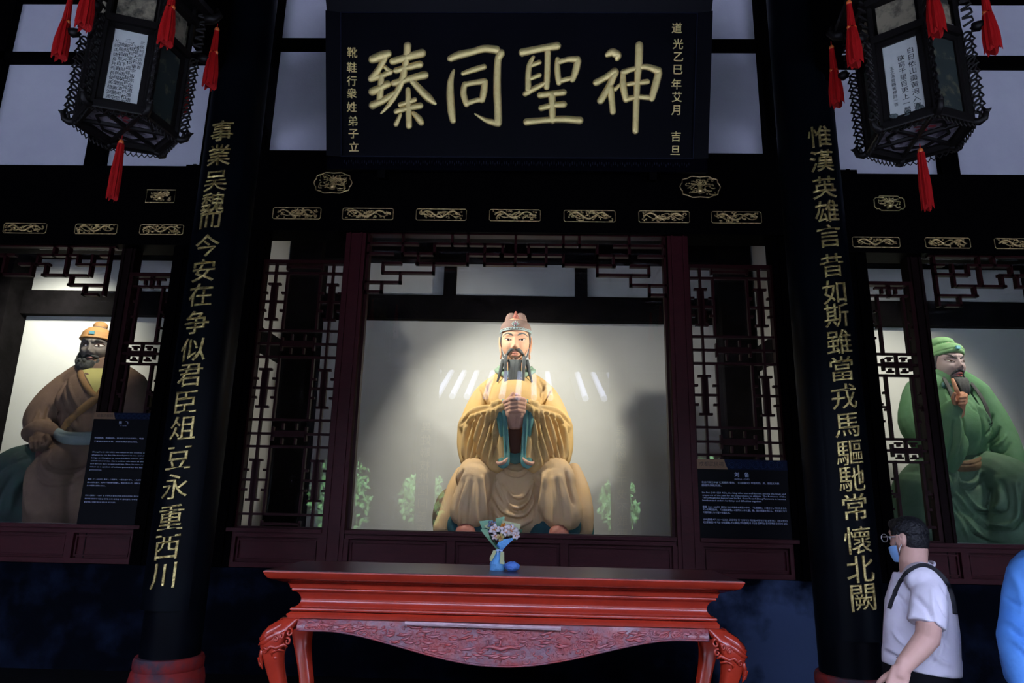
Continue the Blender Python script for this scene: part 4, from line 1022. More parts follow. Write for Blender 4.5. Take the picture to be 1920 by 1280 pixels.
for a, b, nm in ((-9.0, -3.4, 'left'), (3.4, 9.0, 'right')):
    struct('wall_sky_block_gate', B(a, b, -10.4, -10.2, -.1, 5.6), black, 'dark wall added to block low sky across the courtyard, on the %s of the gate roofs' % nm, 'wall')  # added dark walls, masking the sky beside the gate roofs
for x, lb in ((-3.1, 'outer black gate pillar across the courtyard, on the left'), (-1.2, 'inner black gate pillar across the courtyard, on the left'), (1.0, 'inner black gate pillar across the courtyard, on the right'), (3.2, 'outer black gate pillar across the courtyard, on the right')):
    struct('gate_pillar', MB().tube([(x, -9.6, -.05), (x, -9.6, 4.7)], .16, 12), black, lb, 'pillar')
struct('gate_beam', B(-3.3, 3.3, -9.8, -9.5, 3.9, 4.72), black, 'dark beam under the courtyard roofs', 'beam')
fe = empty('picket_fence', (0, -7.6, -.05), label='low pale picket fence across the courtyard', cat='fence')
pk = B(-.035, .035, -.02, .02, 0, 1.02).mesh('picket'); pk.materials.append(fence_m)
x = -3.9
while x < 4.2:
    if not (-.9 < x < .9): obj('picket', pk, fence_m, fe, loc=(x, 0, 0))
    x += .17
for a, b in ((-3.95, -.9), (.9, 4.2)): obj('fence_rail', B(a, b, -.02, .04, .8, .86), fence_m, fe)
def tree(x, y, h, rr, label, seed):
    r = empty('courtyard_tree', (x, y, -.05), label=label, cat='tree', group='green trees in the courtyard'); q = random.Random(seed)
    obj('trunk', MB().tube([(0, 0, 0), (.05, .02, h*.5), (0, 0, h*.85)], [.10, .08, .04], 8), bark, r)
    mb = MB()
    for i in range(420):
        d = Vector((q.gauss(0, 1), q.gauss(0, 1), q.gauss(0, 1))).normalized()*(q.random()**.4)*rr; c = Vector((d.x, d.y, h*.62+d.z*1.35)); e = Euler((q.random()*6, q.random()*6, q.random()*6)).to_matrix(); s = .10
        mb.add([c+e@Vector(p) for p in ((-s, 0, 0), (0, -s*.5, .01), (s, 0, 0), (0, s*.5, .01))], [(0, 1, 2, 3)])
    o = obj('foliage', mb, leaf_m, r); o['kind'] = 'stuff'
tree(-2.7, -8.2, 3.0, .62, 'small green tree behind the picket fence, seen mirrored left of the statue', 1)
tree(2.55, -8.2, 2.9, .55, 'small green tree behind the picket fence, seen mirrored right of the statue', 2)
tree(-4.9, -8.0, 3.0, .9, 'broad green tree mirrored in the left lattice glass', 3); tree(4.9, -8.1, 3.2, .9, 'broad green tree mirrored in the right lattice glass', 4)
for s, nm, tx in ((-1, 'left', '異姓聯枝桃園同義漢室臣'), (1, 'right', '吴魏紛爭干戈不敢西窺蜀')):
    x = -1.66 if s < 0 else 1.72
    c = empty('hall_column', (x, -1.5, 0), label='%s front column of the hall, behind the viewer' % nm, cat='column', kind='structure')
    obj('shaft', MB().lathe([(.17, 0), (.17, 4.2)], 24), black, c, smooth=True)
    r = empty('couplet_board', (x, -1.32, 1.0), label='gilt inscription on the %s front column, read mirrored in the glass' % nm, cat='couplet board')
    obj('board', B(-.13, .13, -.02, .02, 0, 2.1), black, r)
    for i, (v, f) in enumerate(glyphs(tx[:9], size=.19, extrude=.004, res=1)):
        V = np.stack([-v[:, 0], .022+v[:, 2], v[:, 1]+1.95-.215*i], 1); obj('character', MB().add(V.tolist(), f), goldbright, r)
# ================================================================== sculpting tools
def join_mbs(mbs):
    o = MB()
    for m in mbs: o.add(m.v, m.f)
    return o
def clay(mb, voxel=.012, smooth=6, name='clay'):
    """fuse overlapping closed shapes into one continuous skin"""
    me = mb.mesh('tmp'); o = bpy.data.objects.new('tmp', me); COL.objects.link(o)
    r = o.modifiers.new('r', 'REMESH'); r.mode = 'VOXEL'; r.voxel_size = voxel; r.adaptivity = 0
    s = o.modifiers.new('s', 'SMOOTH'); s.factor = .5; s.iterations = smooth
    dg = bpy.context.evaluated_depsgraph_get(); out = bpy.data.meshes.new_from_object(o.evaluated_get(dg)); out.name = name
    bpy.data.objects.remove(o); bpy.data.meshes.remove(me)
    return out
def carve(me, strokes, front=.15):
    """push the surface along its normals near lines drawn on its front (x,z): (points, width, height)"""
    n = len(me.vertices); v = np.empty(n*3, np.float32); me.vertices.foreach_get('co', v); v = v.reshape(-1, 3)
    N = np.empty(n*3, np.float32); me.vertices.foreach_get('normal', N); N = N.reshape(-1, 3)
    w = np.clip((front-N[:, 1])/.45, 0, 1); disp = np.zeros(n, np.float32); P = v[:, [0, 2]]
    for (pts, wd, h) in strokes:
        pts = np.array(pts, np.float32); lo = pts.min(0)-3*wd; hi = pts.max(0)+3*wd
        ix = np.where((P[:, 0] > lo[0]) & (P[:, 0] < hi[0]) & (P[:, 1] > lo[1]) & (P[:, 1] < hi[1]))[0]
        if not len(ix): continue
        q = P[ix]; best = np.full(len(ix), 1e9, np.float32); tt = np.zeros(len(ix), np.float32); m = len(pts)-1
        for i in range(max(1, m)):
            a = pts[i]; b = pts[min(i+1, len(pts)-1)]; d = b-a; L = max(1e-9, float(d@d))
            t = np.clip(((q-a)@d)/L, 0, 1); e = q-(a+t[:, None]*d); dd = (e*e).sum(1)
            k = dd < best; best[k] = dd[k]; tt[k] = (i+t[k])/max(1, m)
        taper = np.sin(np.pi*np.clip(tt*.92+.06, 0, 1))**.5 if m > 0 else 1
        disp[ix] += h*np.exp(-best/wd**2)*taper
    v += N*(disp*w)[:, None]
    me.vertices.foreach_set('co', v.ravel()); me.update()
    return me
def crv(pts, n=5):
    """smooth a polyline"""
    pts = [np.array(p, float) for p in pts]
    if len(pts) < 3: return pts
    o = []
    for i in range(len(pts)-1):
        p0, p1, p2, p3 = pts[max(i-1, 0)], pts[i], pts[i+1], pts[min(i+2, len(pts)-1)]
        for k in range(n):
            t = k/n; o.append(.5*((2*p1)+(p2-p0)*t+(2*p0-5*p1+4*p2-p3)*t*t+(3*p1-p0-3*p2+p3)*t**3))
    return o+[pts[-1]]
def prims(lst):
    mb = MB()
    for p in lst:
        if p[0] == 't':
            P = [tuple(at(a, b, c))+(r,) for a, b, c, r in p[1]]; Q = crv(P, 4)
            mb.rtube([q[:3] for q in Q], [q[3] for q in Q], 16)
        elif p[0] == 'e': mb.ell(at(*p[1]), p[2], 24, 16)
        elif p[0] == 'ft':
            P = [tuple(at(a, b, c))+(r,) for a, b, c, r in p[1]]; Q = crv(P, 4)
            mb.rtube([q[:3] for q in Q], [q[3] for q in Q], 16, flat=(p[2], p[3]))
    return mb
def folds(lst, Y):
    o = []
    for (pts, wd, h) in lst:
        P = []
        for p in pts:
            q = at(p[0], p[1], Y); P.append((q.x, q.z))
        o.append((crv(P, 4), wd, h))
    return o
def wobj(name, me, m, root, smooth='all'):
    """a part modelled in room coordinates, parented to a thing's base"""
    o = obj(name, me, m, root, smooth=smooth); o.location = -root.location
    return o

def head_geo(s, jaw=.36, eyez=0.0, nose=1.0, brow=1.0, cheek=1.0, tall=1.0, frown=0.0, nu=96, nv=84):
    """a face: half width s, looking to -y, eyes at z=0; returns mesh"""
    V = []; F = []; rx, ry, rz = 1.0, 1.18, 1.62*tall
    for j in range(nv+1):
        t = math.pi*j/nv; ct, st = math.cos(t), math.sin(t)
        for i in range(nu):
            p = 2*math.pi*i/nu-math.pi/2; z = rz*ct+.06
            low = max(0, -ct); wf = 1-jaw*low**2.1
            x = rx*(st**.80)*math.cos(p)*wf; y = ry*(st**.80)*math.sin(p)
            if y < 0: y *= 1-.16*low**2; y -= .10*low*st
            V.append([x, y, z])
    for j in range(nv):
        for i in range(nu): F.append((j*nu+i, (j+1)*nu+i, (j+1)*nu+(i+1) % nu, j*nu+(i+1) % nu))
    V = np.array(V); X, Y, Z = V.T.copy(); fr = np.clip((-Y-.15)/.4, 0, 1); d = np.zeros(len(V))
    def g(cx, cz, wx, wz, h, sym=True):
        nonlocal d
        d = d+h*np.exp(-((X-cx)/wx)**2-((Z-cz)/wz)**2)
        if sym and cx: d = d+h*np.exp(-((X+cx)/wx)**2-((Z-cz)/wz)**2)
    g(.50, .02, .30, .20, -.16); g(.50, .0, .20, .095, .11)                       # sockets, eyeballs
    g(.48, .36, .34, .10, .075*brow); g(0, .30, .16, .16, .02*brow+.03)           # brow
    if frown: g(.13, .25, .06, .18, .09*frown); g(0, .22, .04, .14, -.06*frown); g(.0, .55, .5, .05, -.03*frown); g(0, .70, .5, .05, .03*frown)
    for k in range(9): g(0, .14-.07*k, .105+.008*k, .07, (.040+.0115*k)*nose)      # ridge of the nose
    g(0, -.52, .15, .13, .22*nose); g(.17, -.56, .09, .09, .15*nose); g(.28, -.50, .05, .14, -.05)
    g(.62, -.48, .30, .30, .08*cheek); g(.40, -.80, .10, .25, -.03*cheek)
    g(0, -.78, .06, .10, -.03); g(.10, -.93, .16, .065, .10); g(0, -1.065, .24, .075, .13); g(0, -.99, .30, .022, -.07)
    g(0, -1.20, .22, .06, -.06); g(0, -1.42, .30, .16, .13); g(0, -.98, .42, .20, .05)
    Y = Y-d*fr
    V = np.stack([X, Y, Z], 1)*s
    return V, F
def head_part(root, loc, rot, s, skin, name='head', **kw):
    V, F = head_geo(s, **kw); me = bpy.data.meshes.new(name); me.from_pydata(V.tolist(), [], F); me.materials.append(skin)
    o = obj(name, me, None, root, smooth='all'); o.location = Vector(loc)-root.location; o.rotation_euler = rot
    bv = BVHTree.FromPolygons([Vector(v) for v in V], F)
    def fy(x, z, off=0.0):
        h = bv.ray_cast(Vector((x*s, -3*s, z*s)), Vector((0, 1, 0)))[0]
        return Vector((x*s, (h.y if h else 0)-off*s, z*s))
    return o, fy
def face_parts(o, fy, s, browc, white_m, iris_m, lip_m, lid_m, slant=0.05, brow=None, open_=.115, big=1.0, skin=None):
    for sg in (-1, 1):
        mb = MB(); c = fy(sg*.50, 0.0); n = 14      # almond eye white laid on the eyeball
        V = []; F = []
        ring = []
        for i in range(n):
            a = 2*math.pi*i/n; x = .50+.225*math.cos(a)*big; z = slant*(math.cos(a))+open_*.62*big*math.sin(a)*abs(math.sin(a))**.3
            ring.append(fy(sg*x, z, .012))
        V = ring+[fy(sg*.5, 0, .035)]; F = [(i, (i+1) % n, n) for i in range(n)]
        V += [p+Vector((0, .03*s, 0)) for p in ring]; F += [(i, i+n+1, (i+1) % n+n+1, (i+1) % n) for i in range(n)]+[tuple(range(2*n, n, -1))]
        e = obj('eye', mb.add(V, F), white_m, o, smooth='all')
        ic = fy(sg*.47, .0, .030); obj('iris', MB().ell(ic, (.085*s*big, .02*s, .08*s*big), 14, 8), iris_m, o, smooth='all')
        up = [fy(sg*(.50+.25*math.cos(R_(a))*big), slant*math.cos(R_(a))+open_*.66*big*math.sin(R_(a))+.012, .03) for a in range(-5, 186, 19)]
        obj('upper_eyelid', MB().tube(up, [.012*s+.020*s*math.sin(math.pi*i/(len(up)-1)) for i in range(len(up))], 6), lid_m, o, smooth='all')
        lo_ = [fy(sg*(.50+.22*math.cos(R_(a))*big), slant*math.cos(R_(a))-open_*.55*big*math.sin(R_(a)), .015) for a in range(0, 181, 20)]
        obj('lower_eyelid', MB().tube(lo_, .010*s, 5), skin or lid_m, o, smooth='all')
        br = brow or [(.17, .26), (.30, .36), (.50, .43), (.72, .38), (.86, .28)]
        P = [fy(sg*x, z, .02) for x, z in crv(br, 3)]; k = len(P)
        obj('eyebrow', MB().tube(P, [(.018+.040*math.sin(math.pi*(i/(k-1))**.7))*s for i in range(k)], 6, flat=((0, 1, 0), .4)), browc, o, smooth='all')
    mb = MB(); mb.tube([fy(x, z, .02) for x, z in ((-.27, -.99), (-.13, -.925), (-.04, -.93), (0, -.945), (.04, -.93), (.13, -.925), (.27, -.99))], [.012*s, .045*s, .05*s, .04*s, .05*s, .045*s, .012*s], 8, flat=((0, 1, 0), .6))
    mb.tube([fy(x, z, .015) for x, z in ((-.24, -1.0), (-.12, -1.07), (0, -1.085), (.12, -1.07), (.24, -1.0))], [.012*s, .05*s, .06*s, .05*s, .012*s], 8, flat=((0, 1, 0), .6))
    obj('lips', mb, lip_m, o, smooth='all')
    obj('mouth_line', MB().tube([fy(x, -.995+.02*abs(x)*0, .032) for x in (-.22, -.1, 0, .1, .22)], .010*s, 5), lid_m, o)
def ears(o, s, skin, x=1.0, z0=.25, z1=-1.0, lobe=1.0):
    for sg in (-1, 1):
        mb = MB(); c = Vector((sg*(x+.03)*s, .12*s, 0))
        P = [(.02, -.12, z1+.25), (.10, .0, z1+.55), (.17, .10, z0-.35), (.16, .12, z0), (.10, .02, z0+.10), (.03, -.13, z0-.06), (.0, -.17, z0-.35)]
        mb.rtube([Vector((sg*(x-.02+a)*s, (.1+b)*s, z*s)) for a, b, z in P], [.05*s, .06*s, .065*s, .06*s, .05*s, .045*s, .04*s], 8)
        mb.ell(Vector((sg*(x+.02)*s, .10*s, (z0+z1)/2*s+.06*s)), (.05*s, .20*s, abs(z0-z1)*.42*s), 12, 8)
        mb.ell(Vector((sg*(x+.03)*s, .0*s, (z1+.10)*s)), (.075*s, .10*s, .17*s*lobe), 10, 8)
        obj('ear', mb, skin, o, smooth='all')
def strand_group(mb, a, b, n, w0, w1, r, q, s, sway=.05, mid=None):
    """bundle of hair from point a to b (local, units of s), spread w0 -> w1"""
    for i in range(n):
        u = (i+.5)/n-.5; P = []
        for k in range(7):
            t = k/6; x = a[0]+(b[0]-a[0])*t+u*(w0+(w1-w0)*t)+sway*math.sin(3*t+i)*.3*t; y = a[1]+(b[1]-a[1])*t-.06*math.cos(u*3)*(1-t); z = a[2]+(b[2]-a[2])*t*(1-.06*q.random()*(k == 6))
            if mid: x += mid[0]*math.sin(math.pi*t); y += mid[1]*math.sin(math.pi*t)
            P.append(Vector((x, y, z))*s)
        mb.tube(P, [r*s*(1-.7*(k/6)**1.5) for k in range(7)], 5)

def hand_mb(M, s=1.0, curl=(25, 30, 20), spread=5, thumb=(40, 20), right=False, idx=None):
    """hand with wrist at origin, fingers along +z, palm facing -y, thumb on +x side (or -x when right)"""
    mb = MB(); sg = -1 if right else 1; sc = lambda v: M@(Vector((v[0]*sg, v[1], v[2]))*s)
    mb.rtube([sc((0, 0, -.03)), sc((0, 0, .02))], [.027*s, .028*s], 12)
    for x in (-.026, -.009, .009, .026): mb.rtube([sc((x*.75, 0, .01)), sc((x, -.002, .085))], [.019*s, .016*s], 10)
    L = {-.031: (.030, .020, .017), -.0105: (.038, .026, .020), .0105: (.042, .028, .021), .031: (.036, .024, .019)}
    for i, (x, ph) in enumerate(L.items()):
        c = curl if not (idx and i == 3) else idx
        p = Vector((x, 0, .085)); a = 0; pts = [p.copy()]; sp = R_(spread)*(x/.031)
        for k in range(3):
            a += R_(c[k]); p = p+Vector((math.sin(sp)*math.cos(a), -math.sin(a), math.cos(a)*math.cos(sp)))*ph[k]; pts.append(p.copy())
        mb.rtube([sc(q) for q in pts], [.0105*s, .0098*s, .009*s, .0078*s], 10)
    a, b = R_(thumb[0]), R_(thumb[1])
    p0 = Vector((.018, -.006, .022)); p1 = p0+Vector((math.sin(a)*.045, -math.sin(b)*.045, math.cos(a)*.045)); p2 = p1+Vector((math.sin(a*.55)*.03, -math.sin(b*1.4)*.03, math.cos(a*.55)*.03)); p3 = p2+Vector((math.sin(a*.2)*.022, -math.sin(b*1.4)*.022, math.cos(a*.2)*.022))
    mb.rtube([sc(q) for q in (p0, p1, p2, p3)], [.017*s, .0135*s, .0115*s, .009*s], 10)
    return mb
def frame_m(origin, zdir, ydir):
    z = Vector(zdir).normalized(); y = Vector(ydir); y = (y-z*y.dot(z)).normalized(); x = y.cross(z)
    m = Matrix((x, y, z)).transposed().to_4x4(); m.translation = Vector(origin); return m

eye_w = mat('painted_eye_white', (.75, .72, .68), .4); eye_i = mat('painted_iris', (.03, .015, .01), .3); lid_d = mat('painted_lid', (.10, .05, .04), .6)
beard_m = mat('grey_black_beard', (.11, .125, .125), .8, spec=.2, c2=(.17, .185, .18), nscale=12, bump=.5, bscale=70, stretch=(4, 4, .5))
teal = mat('faded_teal_cloth', (.09, .24, .22), .8, spec=.1, c2=(.16, .33, .28), nscale=8)
sandal_m = mat('red_brown_boot', (.30, .10, .07), .6, c2=(.42, .16, .11), nscale=9)

# ================================================================== seated statue in the middle
yel = mat('yellow_ochre_robe', (.62, .42, .17), .85, spec=.1, c2=(.54, .38, .19), nscale=5, bump=.15, bscale=90, lo=.45, hi=.75)
tan = mat('tan_skirt', (.64, .43, .21), .85, spec=.1, c2=(.56, .41, .25), nscale=4, bump=.15, bscale=90)
skinC = mat('painted_pink_skin', (.75, .44, .28), .7, spec=.2, c2=(.66, .38, .25), nscale=6)
handC = mat('painted_hand_skin', (.56, .32, .22), .75, spec=.2)
capC = mat('brown_purple_cap', (.20, .135, .115), .85, c2=(.26, .18, .145), nscale=6, bump=.1)
teal_d = mat('dark_teal_cloth', (.01, .05, .06), .85, c2=(.02, .09, .10), nscale=6)
st = empty('seated_statue', (0, 6.0, 1.36), label='seated painted statue in a yellow robe with clasped hands behind the middle glass', cat='statue')
def mir(lst, c=966):
    o = []
    for p in lst:
        if p[0] == 't': o.append(('t', [(2*c-a, b, y, r) for a, b, y, r in p[1]]))
        elif p[0] == 'ft': o.append(('ft', [(2*c-a, b, y, r) for a, b, y, r in p[1]], (-p[2][0], p[2][1], p[2][2]), p[3]))
        else: o.append(('e', (2*c-p[1][0], p[1][1], p[1][2]), p[2]))
    return o
armL = [('t', [(932, 724, 6.0, .105), (911, 744, 5.97, .115), (893, 775, 5.90, .112), (884, 800, 5.84, .108)]),
        ('t', [(884, 796, 5.84, .115), (908, 786, 5.68, .115), (940, 768, 5.53, .080)]),
        ('t', [(878, 800, 5.88, .095), (873, 835, 5.86, .075), (880, 862, 5.82, .08)]),
        ('t', [(892, 805, 5.74, .11), (893, 845, 5.70, .115), (900, 872, 5.66, .10), (905, 882, 5.64, .09)]),
        ('t', [(915, 790, 5.63, .095), (918, 835, 5.60, .105), (928, 868, 5.57, .085)]),
        ('t', [(936, 775, 5.56, .055), (938, 820, 5.54, .060), (944, 862, 5.52, .055)])]
up = [('e', (966, 796, 6.02), (.31, .235, .47)), ('t', [(924, 728, 6.02, .10), (966, 716, 6.0, .15), (1008, 728, 6.02, .10)]),
      ('e', (966, 850, 5.9), (.30, .24, .22)), ('e', (966, 760, 5.93), (.24, .2, .28))]+armL+mir(armL)
me = clay(prims(up), .011, 5, 'upper_robe')
F_l = []
def both(pts, w, h):
    F_l.append((pts, w, h)); F_l.append(([(1932-x, y) for x, y in pts], w, h))
both([(897, 718), (910, 745), (921, 765)], .012, -.028); both([(905, 712), (918, 742), (926, 762)], .014, .020)
both([(921, 700), (912, 722), (915, 745)], .010, -.016)
for k, (x0, x1, x2) in enumerate(((884, 872, 869), (896, 885, 874), (906, 897, 882), (916, 908, 893), (925, 918, 904), (934, 928, 918))):
    both([(x0, 778-k), (x1, 815), (x2, 862+2*k)], .013, .030); both([(x0+5, 782-k), (x1+5.5, 818), (x2+6, 862+2*k)], .009, -.030)
both([(862, 792), (884, 774), (915, 770)], .010, -.022); both([(868, 782), (890, 767), (925, 764)], .010, .018); both([(872, 800), (895, 786), (918, 776)], .008, -.018)
F_l.append(([(925, 762), (945, 750), (966, 745), (987, 750), (1007, 762)], .012, .020)); F_l.append(([(925, 769), (945, 757), (966, 752), (987, 757), (1007, 769)], .010, -.022))
carve(me, folds(F_l, 5.65)); wobj('upper_robe', me, yel, st)
# skirt over the knees
kn = [('t', [(925, 872, 6.05, .19), (898, 888, 5.70, .165), (889, 900, 5.55, .155)]), ('t', [(890, 896, 5.55, .140), (885, 930, 5.53, .150), (880, 956, 5.55, .160)]),
      ('t', [(864, 885, 5.95, .05), (852, 915, 5.88, .065), (842, 960, 5.84, .085), (834, 990, 5.84, .10)])]
knR = [('t', [(1010, 872, 6.05, .19), (1034, 888, 5.70, .165), (1043, 902, 5.55, .160)]), ('t', [(1042, 898, 5.55, .145), (1048, 934, 5.53, .155), (1054, 960, 5.55, .165)]),
       ('t', [(1076, 880, 5.95, .06), (1086, 915, 5.88, .085), (1088, 955, 5.84, .11), (1090, 990, 5.84, .10)])]
sk = kn+knR+[('e', (966, 925, 5.72), (.33, .20, .30)), ('e', (966, 960, 5.68), (.34, .17, .20)), ('e', (966, 985, 5.84), (.42, .15, .20)), ('t', [(905, 878, 5.85, .10), (966, 872, 5.8, .13), (1028, 878, 5.85, .10)])]
me = clay(prims(sk), .011, 6, 'skirt')
fl = []
for P, w, h in (([(925, 884), (937, 919), (952, 944), (965, 952), (977, 951), (990, 938), (999, 907), (1007, 884)], .017, .050), ([(928, 892), (941, 925), (955, 950), (966, 958), (978, 957), (993, 942), (1001, 912)], .010, -.050),
                ([(944, 905), (955, 925), (970, 932), (984, 927), (996, 903)], .015, .040), ([(946, 912), (957, 931), (970, 938), (985, 933), (997, 910)], .009, -.040),
                ([(938, 868), (949, 880), (962, 886), (977, 885), (992, 870)], .013, .030), ([(940, 875), (949, 885), (963, 891), (978, 890), (990, 878)], .008, -.035),
                ([(925, 930), (940, 956), (965, 966), (987, 962), (1004, 936)], .016, .036), ([(925, 940), (940, 963), (965, 973), (988, 969), (1002, 945)], .010, -.034),
                ([(930, 962), (949, 980), (973, 985), (998, 972)], .014, .030), ([(880, 900), (868, 940), (862, 985)], .016, .026), ([(893, 900), (893, 940), (896, 985)], .016, .024),
                ([(905, 895), (908, 940), (912, 985)], .014, .028), ([(912, 890), (917, 935), (925, 985)], .010, -.028), ([(874, 905), (862, 945), (856, 985)], .010, -.024), ([(887, 905), (884, 945), (882, 985)], .012, -.022),
                ([(1050, 895), (1062, 940), (1070, 985)], .016, .028), ([(1034, 898), (1038, 940), (1038, 985)], .015, .026), ([(1020, 895), (1016, 940), (1010, 985)], .014, .028), ([(1012, 892), (1005, 935), (1000, 985)], .010, -.028),
                ([(1043, 900), (1050, 945), (1054, 985)], .011, -.024), ([(1060, 880), (1068, 920), (1074, 945)], .012, -.045), ([(868, 882), (856, 905), (850, 925)], .012, -.045)):
    fl.append((P, w, h))
carve(me, folds(fl, 5.52)); wobj('skirt', me, tan, st)
# dark teal lower hem, boots, seat
me = clay(prims([('t', [(868, 985, 5.62, .13), (880, 1000, 5.6, .15), (905, 1000, 5.62, .12)]), ('t', [(1060, 985, 5.62, .13), (1048, 1000, 5.6, .15), (1020, 1000, 5.62, .12)]), ('t', [(900, 1000, 5.8, .13), (966, 1005, 5.8, .12), (1030, 1000, 5.8, .13)])]), .014, 4)
wobj('under_robe', me, teal_d, st)
for (x, y) in ((873, 998), (1048, 1000)):
    me = clay(prims([('t', [(x, y+2, 5.42, .075), (x, y, 5.55, .085), (x, y-2, 5.7, .08)]), ('t', [(x-12, y+6, 5.42, .035), (x, y-8, 5.40, .035), (x+12, y+6, 5.42, .035)])]), .010, 3)
    wobj('boot', me, sandal_m, st)
me = clay(prims([('e', (966, 985, 6.25), (.66, .30, .36)), ('e', (845, 970, 6.1), (.16, .2, .26))]), .02, 4); wobj('seat', me, mat('brown_seat', (.20, .13, .08), .85, c2=(.10, .12, .10), nscale=5), st)
mb = MB(); c = at(1090, 955, 6.0); mb.rtube([c+Vector((0, 0, .10)), c+Vector((.01, 0, -.16)), c+Vector((.01, 0, -.28))], [.085, .10, .09], 12, flat=((0, 1, 0), .8)); wobj('back_robe_end', clay(mb, .014, 3), mat('teal_robe_end', (.03, .14, .15), .8, c2=(.05, .19, .18), nscale=6), st)
# teal inner sleeves hanging from the wrists
for sg in (-1, 1):
    X = lambda x: 966+sg*(x-966)
    mb = prims([('ft', [(X(943), 757, 5.50, .050), (X(940), 775, 5.47, .050), (X(945), 815, 5.48, .042), (X(947), 845, 5.48, .040), (X(944), 866, 5.47, .055)], (.35*sg, 1, 0), .30)])
    me = clay(mb, .007, 2); carve(me, folds([([(X(938), 760), (X(941), 810), (X(944), 862)], .008, -.014), ([(X(947), 760), (X(949), 812), (X(950), 858)], .007, -.012)], 5.47)); wobj('inner_sleeve', me, teal, st)
    mb = prims([('t', [(X(952), 858, 5.46, .008), (X(945), 866, 5.45, .016), (X(936), 869, 5.46, .016), (X(931), 866, 5.47, .008)])])
    wobj('sleeve_hem', clay(mb, .006, 2), mat('pink_hem', (.56, .32, .22), .8) if sg < 0 else MATS['pink_hem'], st)
wobj('sash_end', clay(prims([('ft', [(950, 852, 5.58, .03), (966, 860, 5.56, .045), (984, 852, 5.58, .03)], (0, 1, 0), .4)]), .007, 2), teal, st)
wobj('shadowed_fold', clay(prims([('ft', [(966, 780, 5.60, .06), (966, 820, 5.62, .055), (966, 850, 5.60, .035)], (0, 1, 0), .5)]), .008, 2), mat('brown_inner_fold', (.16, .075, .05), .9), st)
# collar and neck
mb = MB(); c = at(966, 700, 6.0); mb.rtube([Vector(c)+Vector((0, .02, -.06)), Vector(c)+Vector((0, 0, .14))], [.10, .095], 20); wobj('neck', mb, skinC, st)
for (rr, dz, t_) in ((.140, .0, .024), (.125, .028, .016)):
    P = []
    for i in range(25):
        a = R_(-205+230*i/24); P.append(Vector((c.x+rr*1.15*math.cos(a), c.y-.03+rr*math.sin(a)*1.0, c.z+.02+dz-.075*max(0, -math.sin(a))**1.5)))
    wobj('collar', MB().rtube(P, t_, 10), mat('green_collar', (.22, .34, .24), .85, c2=(.3, .42, .3), nscale=9) if dz == 0 else MATS['green_collar'], st)
# clasped hands
H_ = MB(); Q = lambda x, y, d: at(x, y, 5.47+d)
H_.ell(Q(956, 772, .03), (.062, .055, .085)); H_.ell(Q(976, 772, .03), (.062, .055, .085))
H_.rtube([Q(958, 778, .02), Q(962, 795, .05)], [.055, .045], 12); H_.rtube([Q(974, 778, .02), Q(970, 795, .05)], [.055, .045], 12)
for k in range(4):
    y = 748+7.4*k; H_.rtube([Q(985, y+6, .05), Q(982, y+2, -.005), Q(970, y-1, -.030), Q(958, y+1, -.028), Q(949, y+5, .005)], [.022, .023, .0225, .021, .017], 10)
for k in range(3):
    y = 751+7.4*k; H_.rtube([Q(945, y+8, .06), Q(946, y+3, .01), Q(953, y, -.012)], [.022, .022, .018], 10)
H_.rtube([Q(951, 765, .02), Q(955, 748, .0), Q(962, 738, .0)], [.024, .021, .016], 10); H_.rtube([Q(980, 762, .04), Q(976, 748, .02), Q(968, 740, .015)], [.024, .021, .016], 10)
wobj('clasped_hands', clay(H_, .0045, 2), handC, st)
# head
S_ = .127; hc = at(966.5, 641, 5.92)
hd_, fy = head_part(st, hc, (R_(4), 0, 0), S_, skinC, jaw=.34, nose=1.3)
face_parts(hd_, fy, S_, beard_m, eye_w, eye_i, mat('painted_lips', (.55, .22, .15), .6), lid_d, skin=skinC, open_=.085, slant=.06)
ears(hd_, S_, skinC, x=.98, z0=.30, z1=-1.15, lobe=1.2)
hair = MB()
for sg in (-1, 1): hair.tube([Vector((sg*.93, -.42, .62))*S_, Vector((sg*1.0, -.25, .1))*S_, Vector((sg*.99, -.15, -.4))*S_], [.10*S_, .09*S_, .02*S_], 8)
obj('sideburns', hair, beard_m, hd_, smooth='all')
q = random.Random(2); mb = MB()
for sg in (-1, 1):
    for k in range(5):      # moustache
        P = [fy(sg*.03, -.70, .03)/S_, fy(sg*.30, -.70-.02*k, .07)/S_, fy(sg*.52, -.95, .07)/S_, Vector((sg*(.60+.02*k), -1.12, -1.35)), Vector((sg*(.60+.035*k-.07), -1.12, -2.2)), Vector((sg*(.60+.02*k-.05), -1.05, -3.9+.1*k))]
        P = crv([tuple(p) for p in P], 3); n_ = len(P); mb.tube([Vector(p)*S_ for p in P], [S_*(.045+.055*math.sin(math.pi*min(1, (i/n_)**.8))) *(1-.45*(i/n_)**2) for i in range(n_)], 6)
obj('moustache', mb, beard_m, hd_, smooth='all')
mb = MB(); strand_group(mb, (0, -.98, -1.42), (0, -.95, -4.5), 13, .85, .62, .085, q, S_, mid=(0, -.12)); strand_group(mb, (0, -.85, -1.45), (0, -.85, -4.2), 9, .7, .5, .085, q, S_)
mb.tube([fy(0, -1.17, .03), fy(0, -1.30, .04)], [.03*S_, .05*S_], 6)
for sg in (-1, 1): strand_group(mb, (sg*.80, -.55, -1.35), (sg*1.18, -.85, -2.95), 6, .22, .10, .07, q, S_)
for sg in (-1, 1): mb.tube([Vector((sg*.96, -.42, -.55))*S_, Vector((sg*.86, -.62, -1.05))*S_, Vector((sg*.55, -.80, -1.45))*S_, Vector((0, -.95, -1.52))*S_], [.03*S_, .06*S_, .10*S_, .12*S_], 7)
obj('beard', mb, beard_m, hd_, smooth='all')
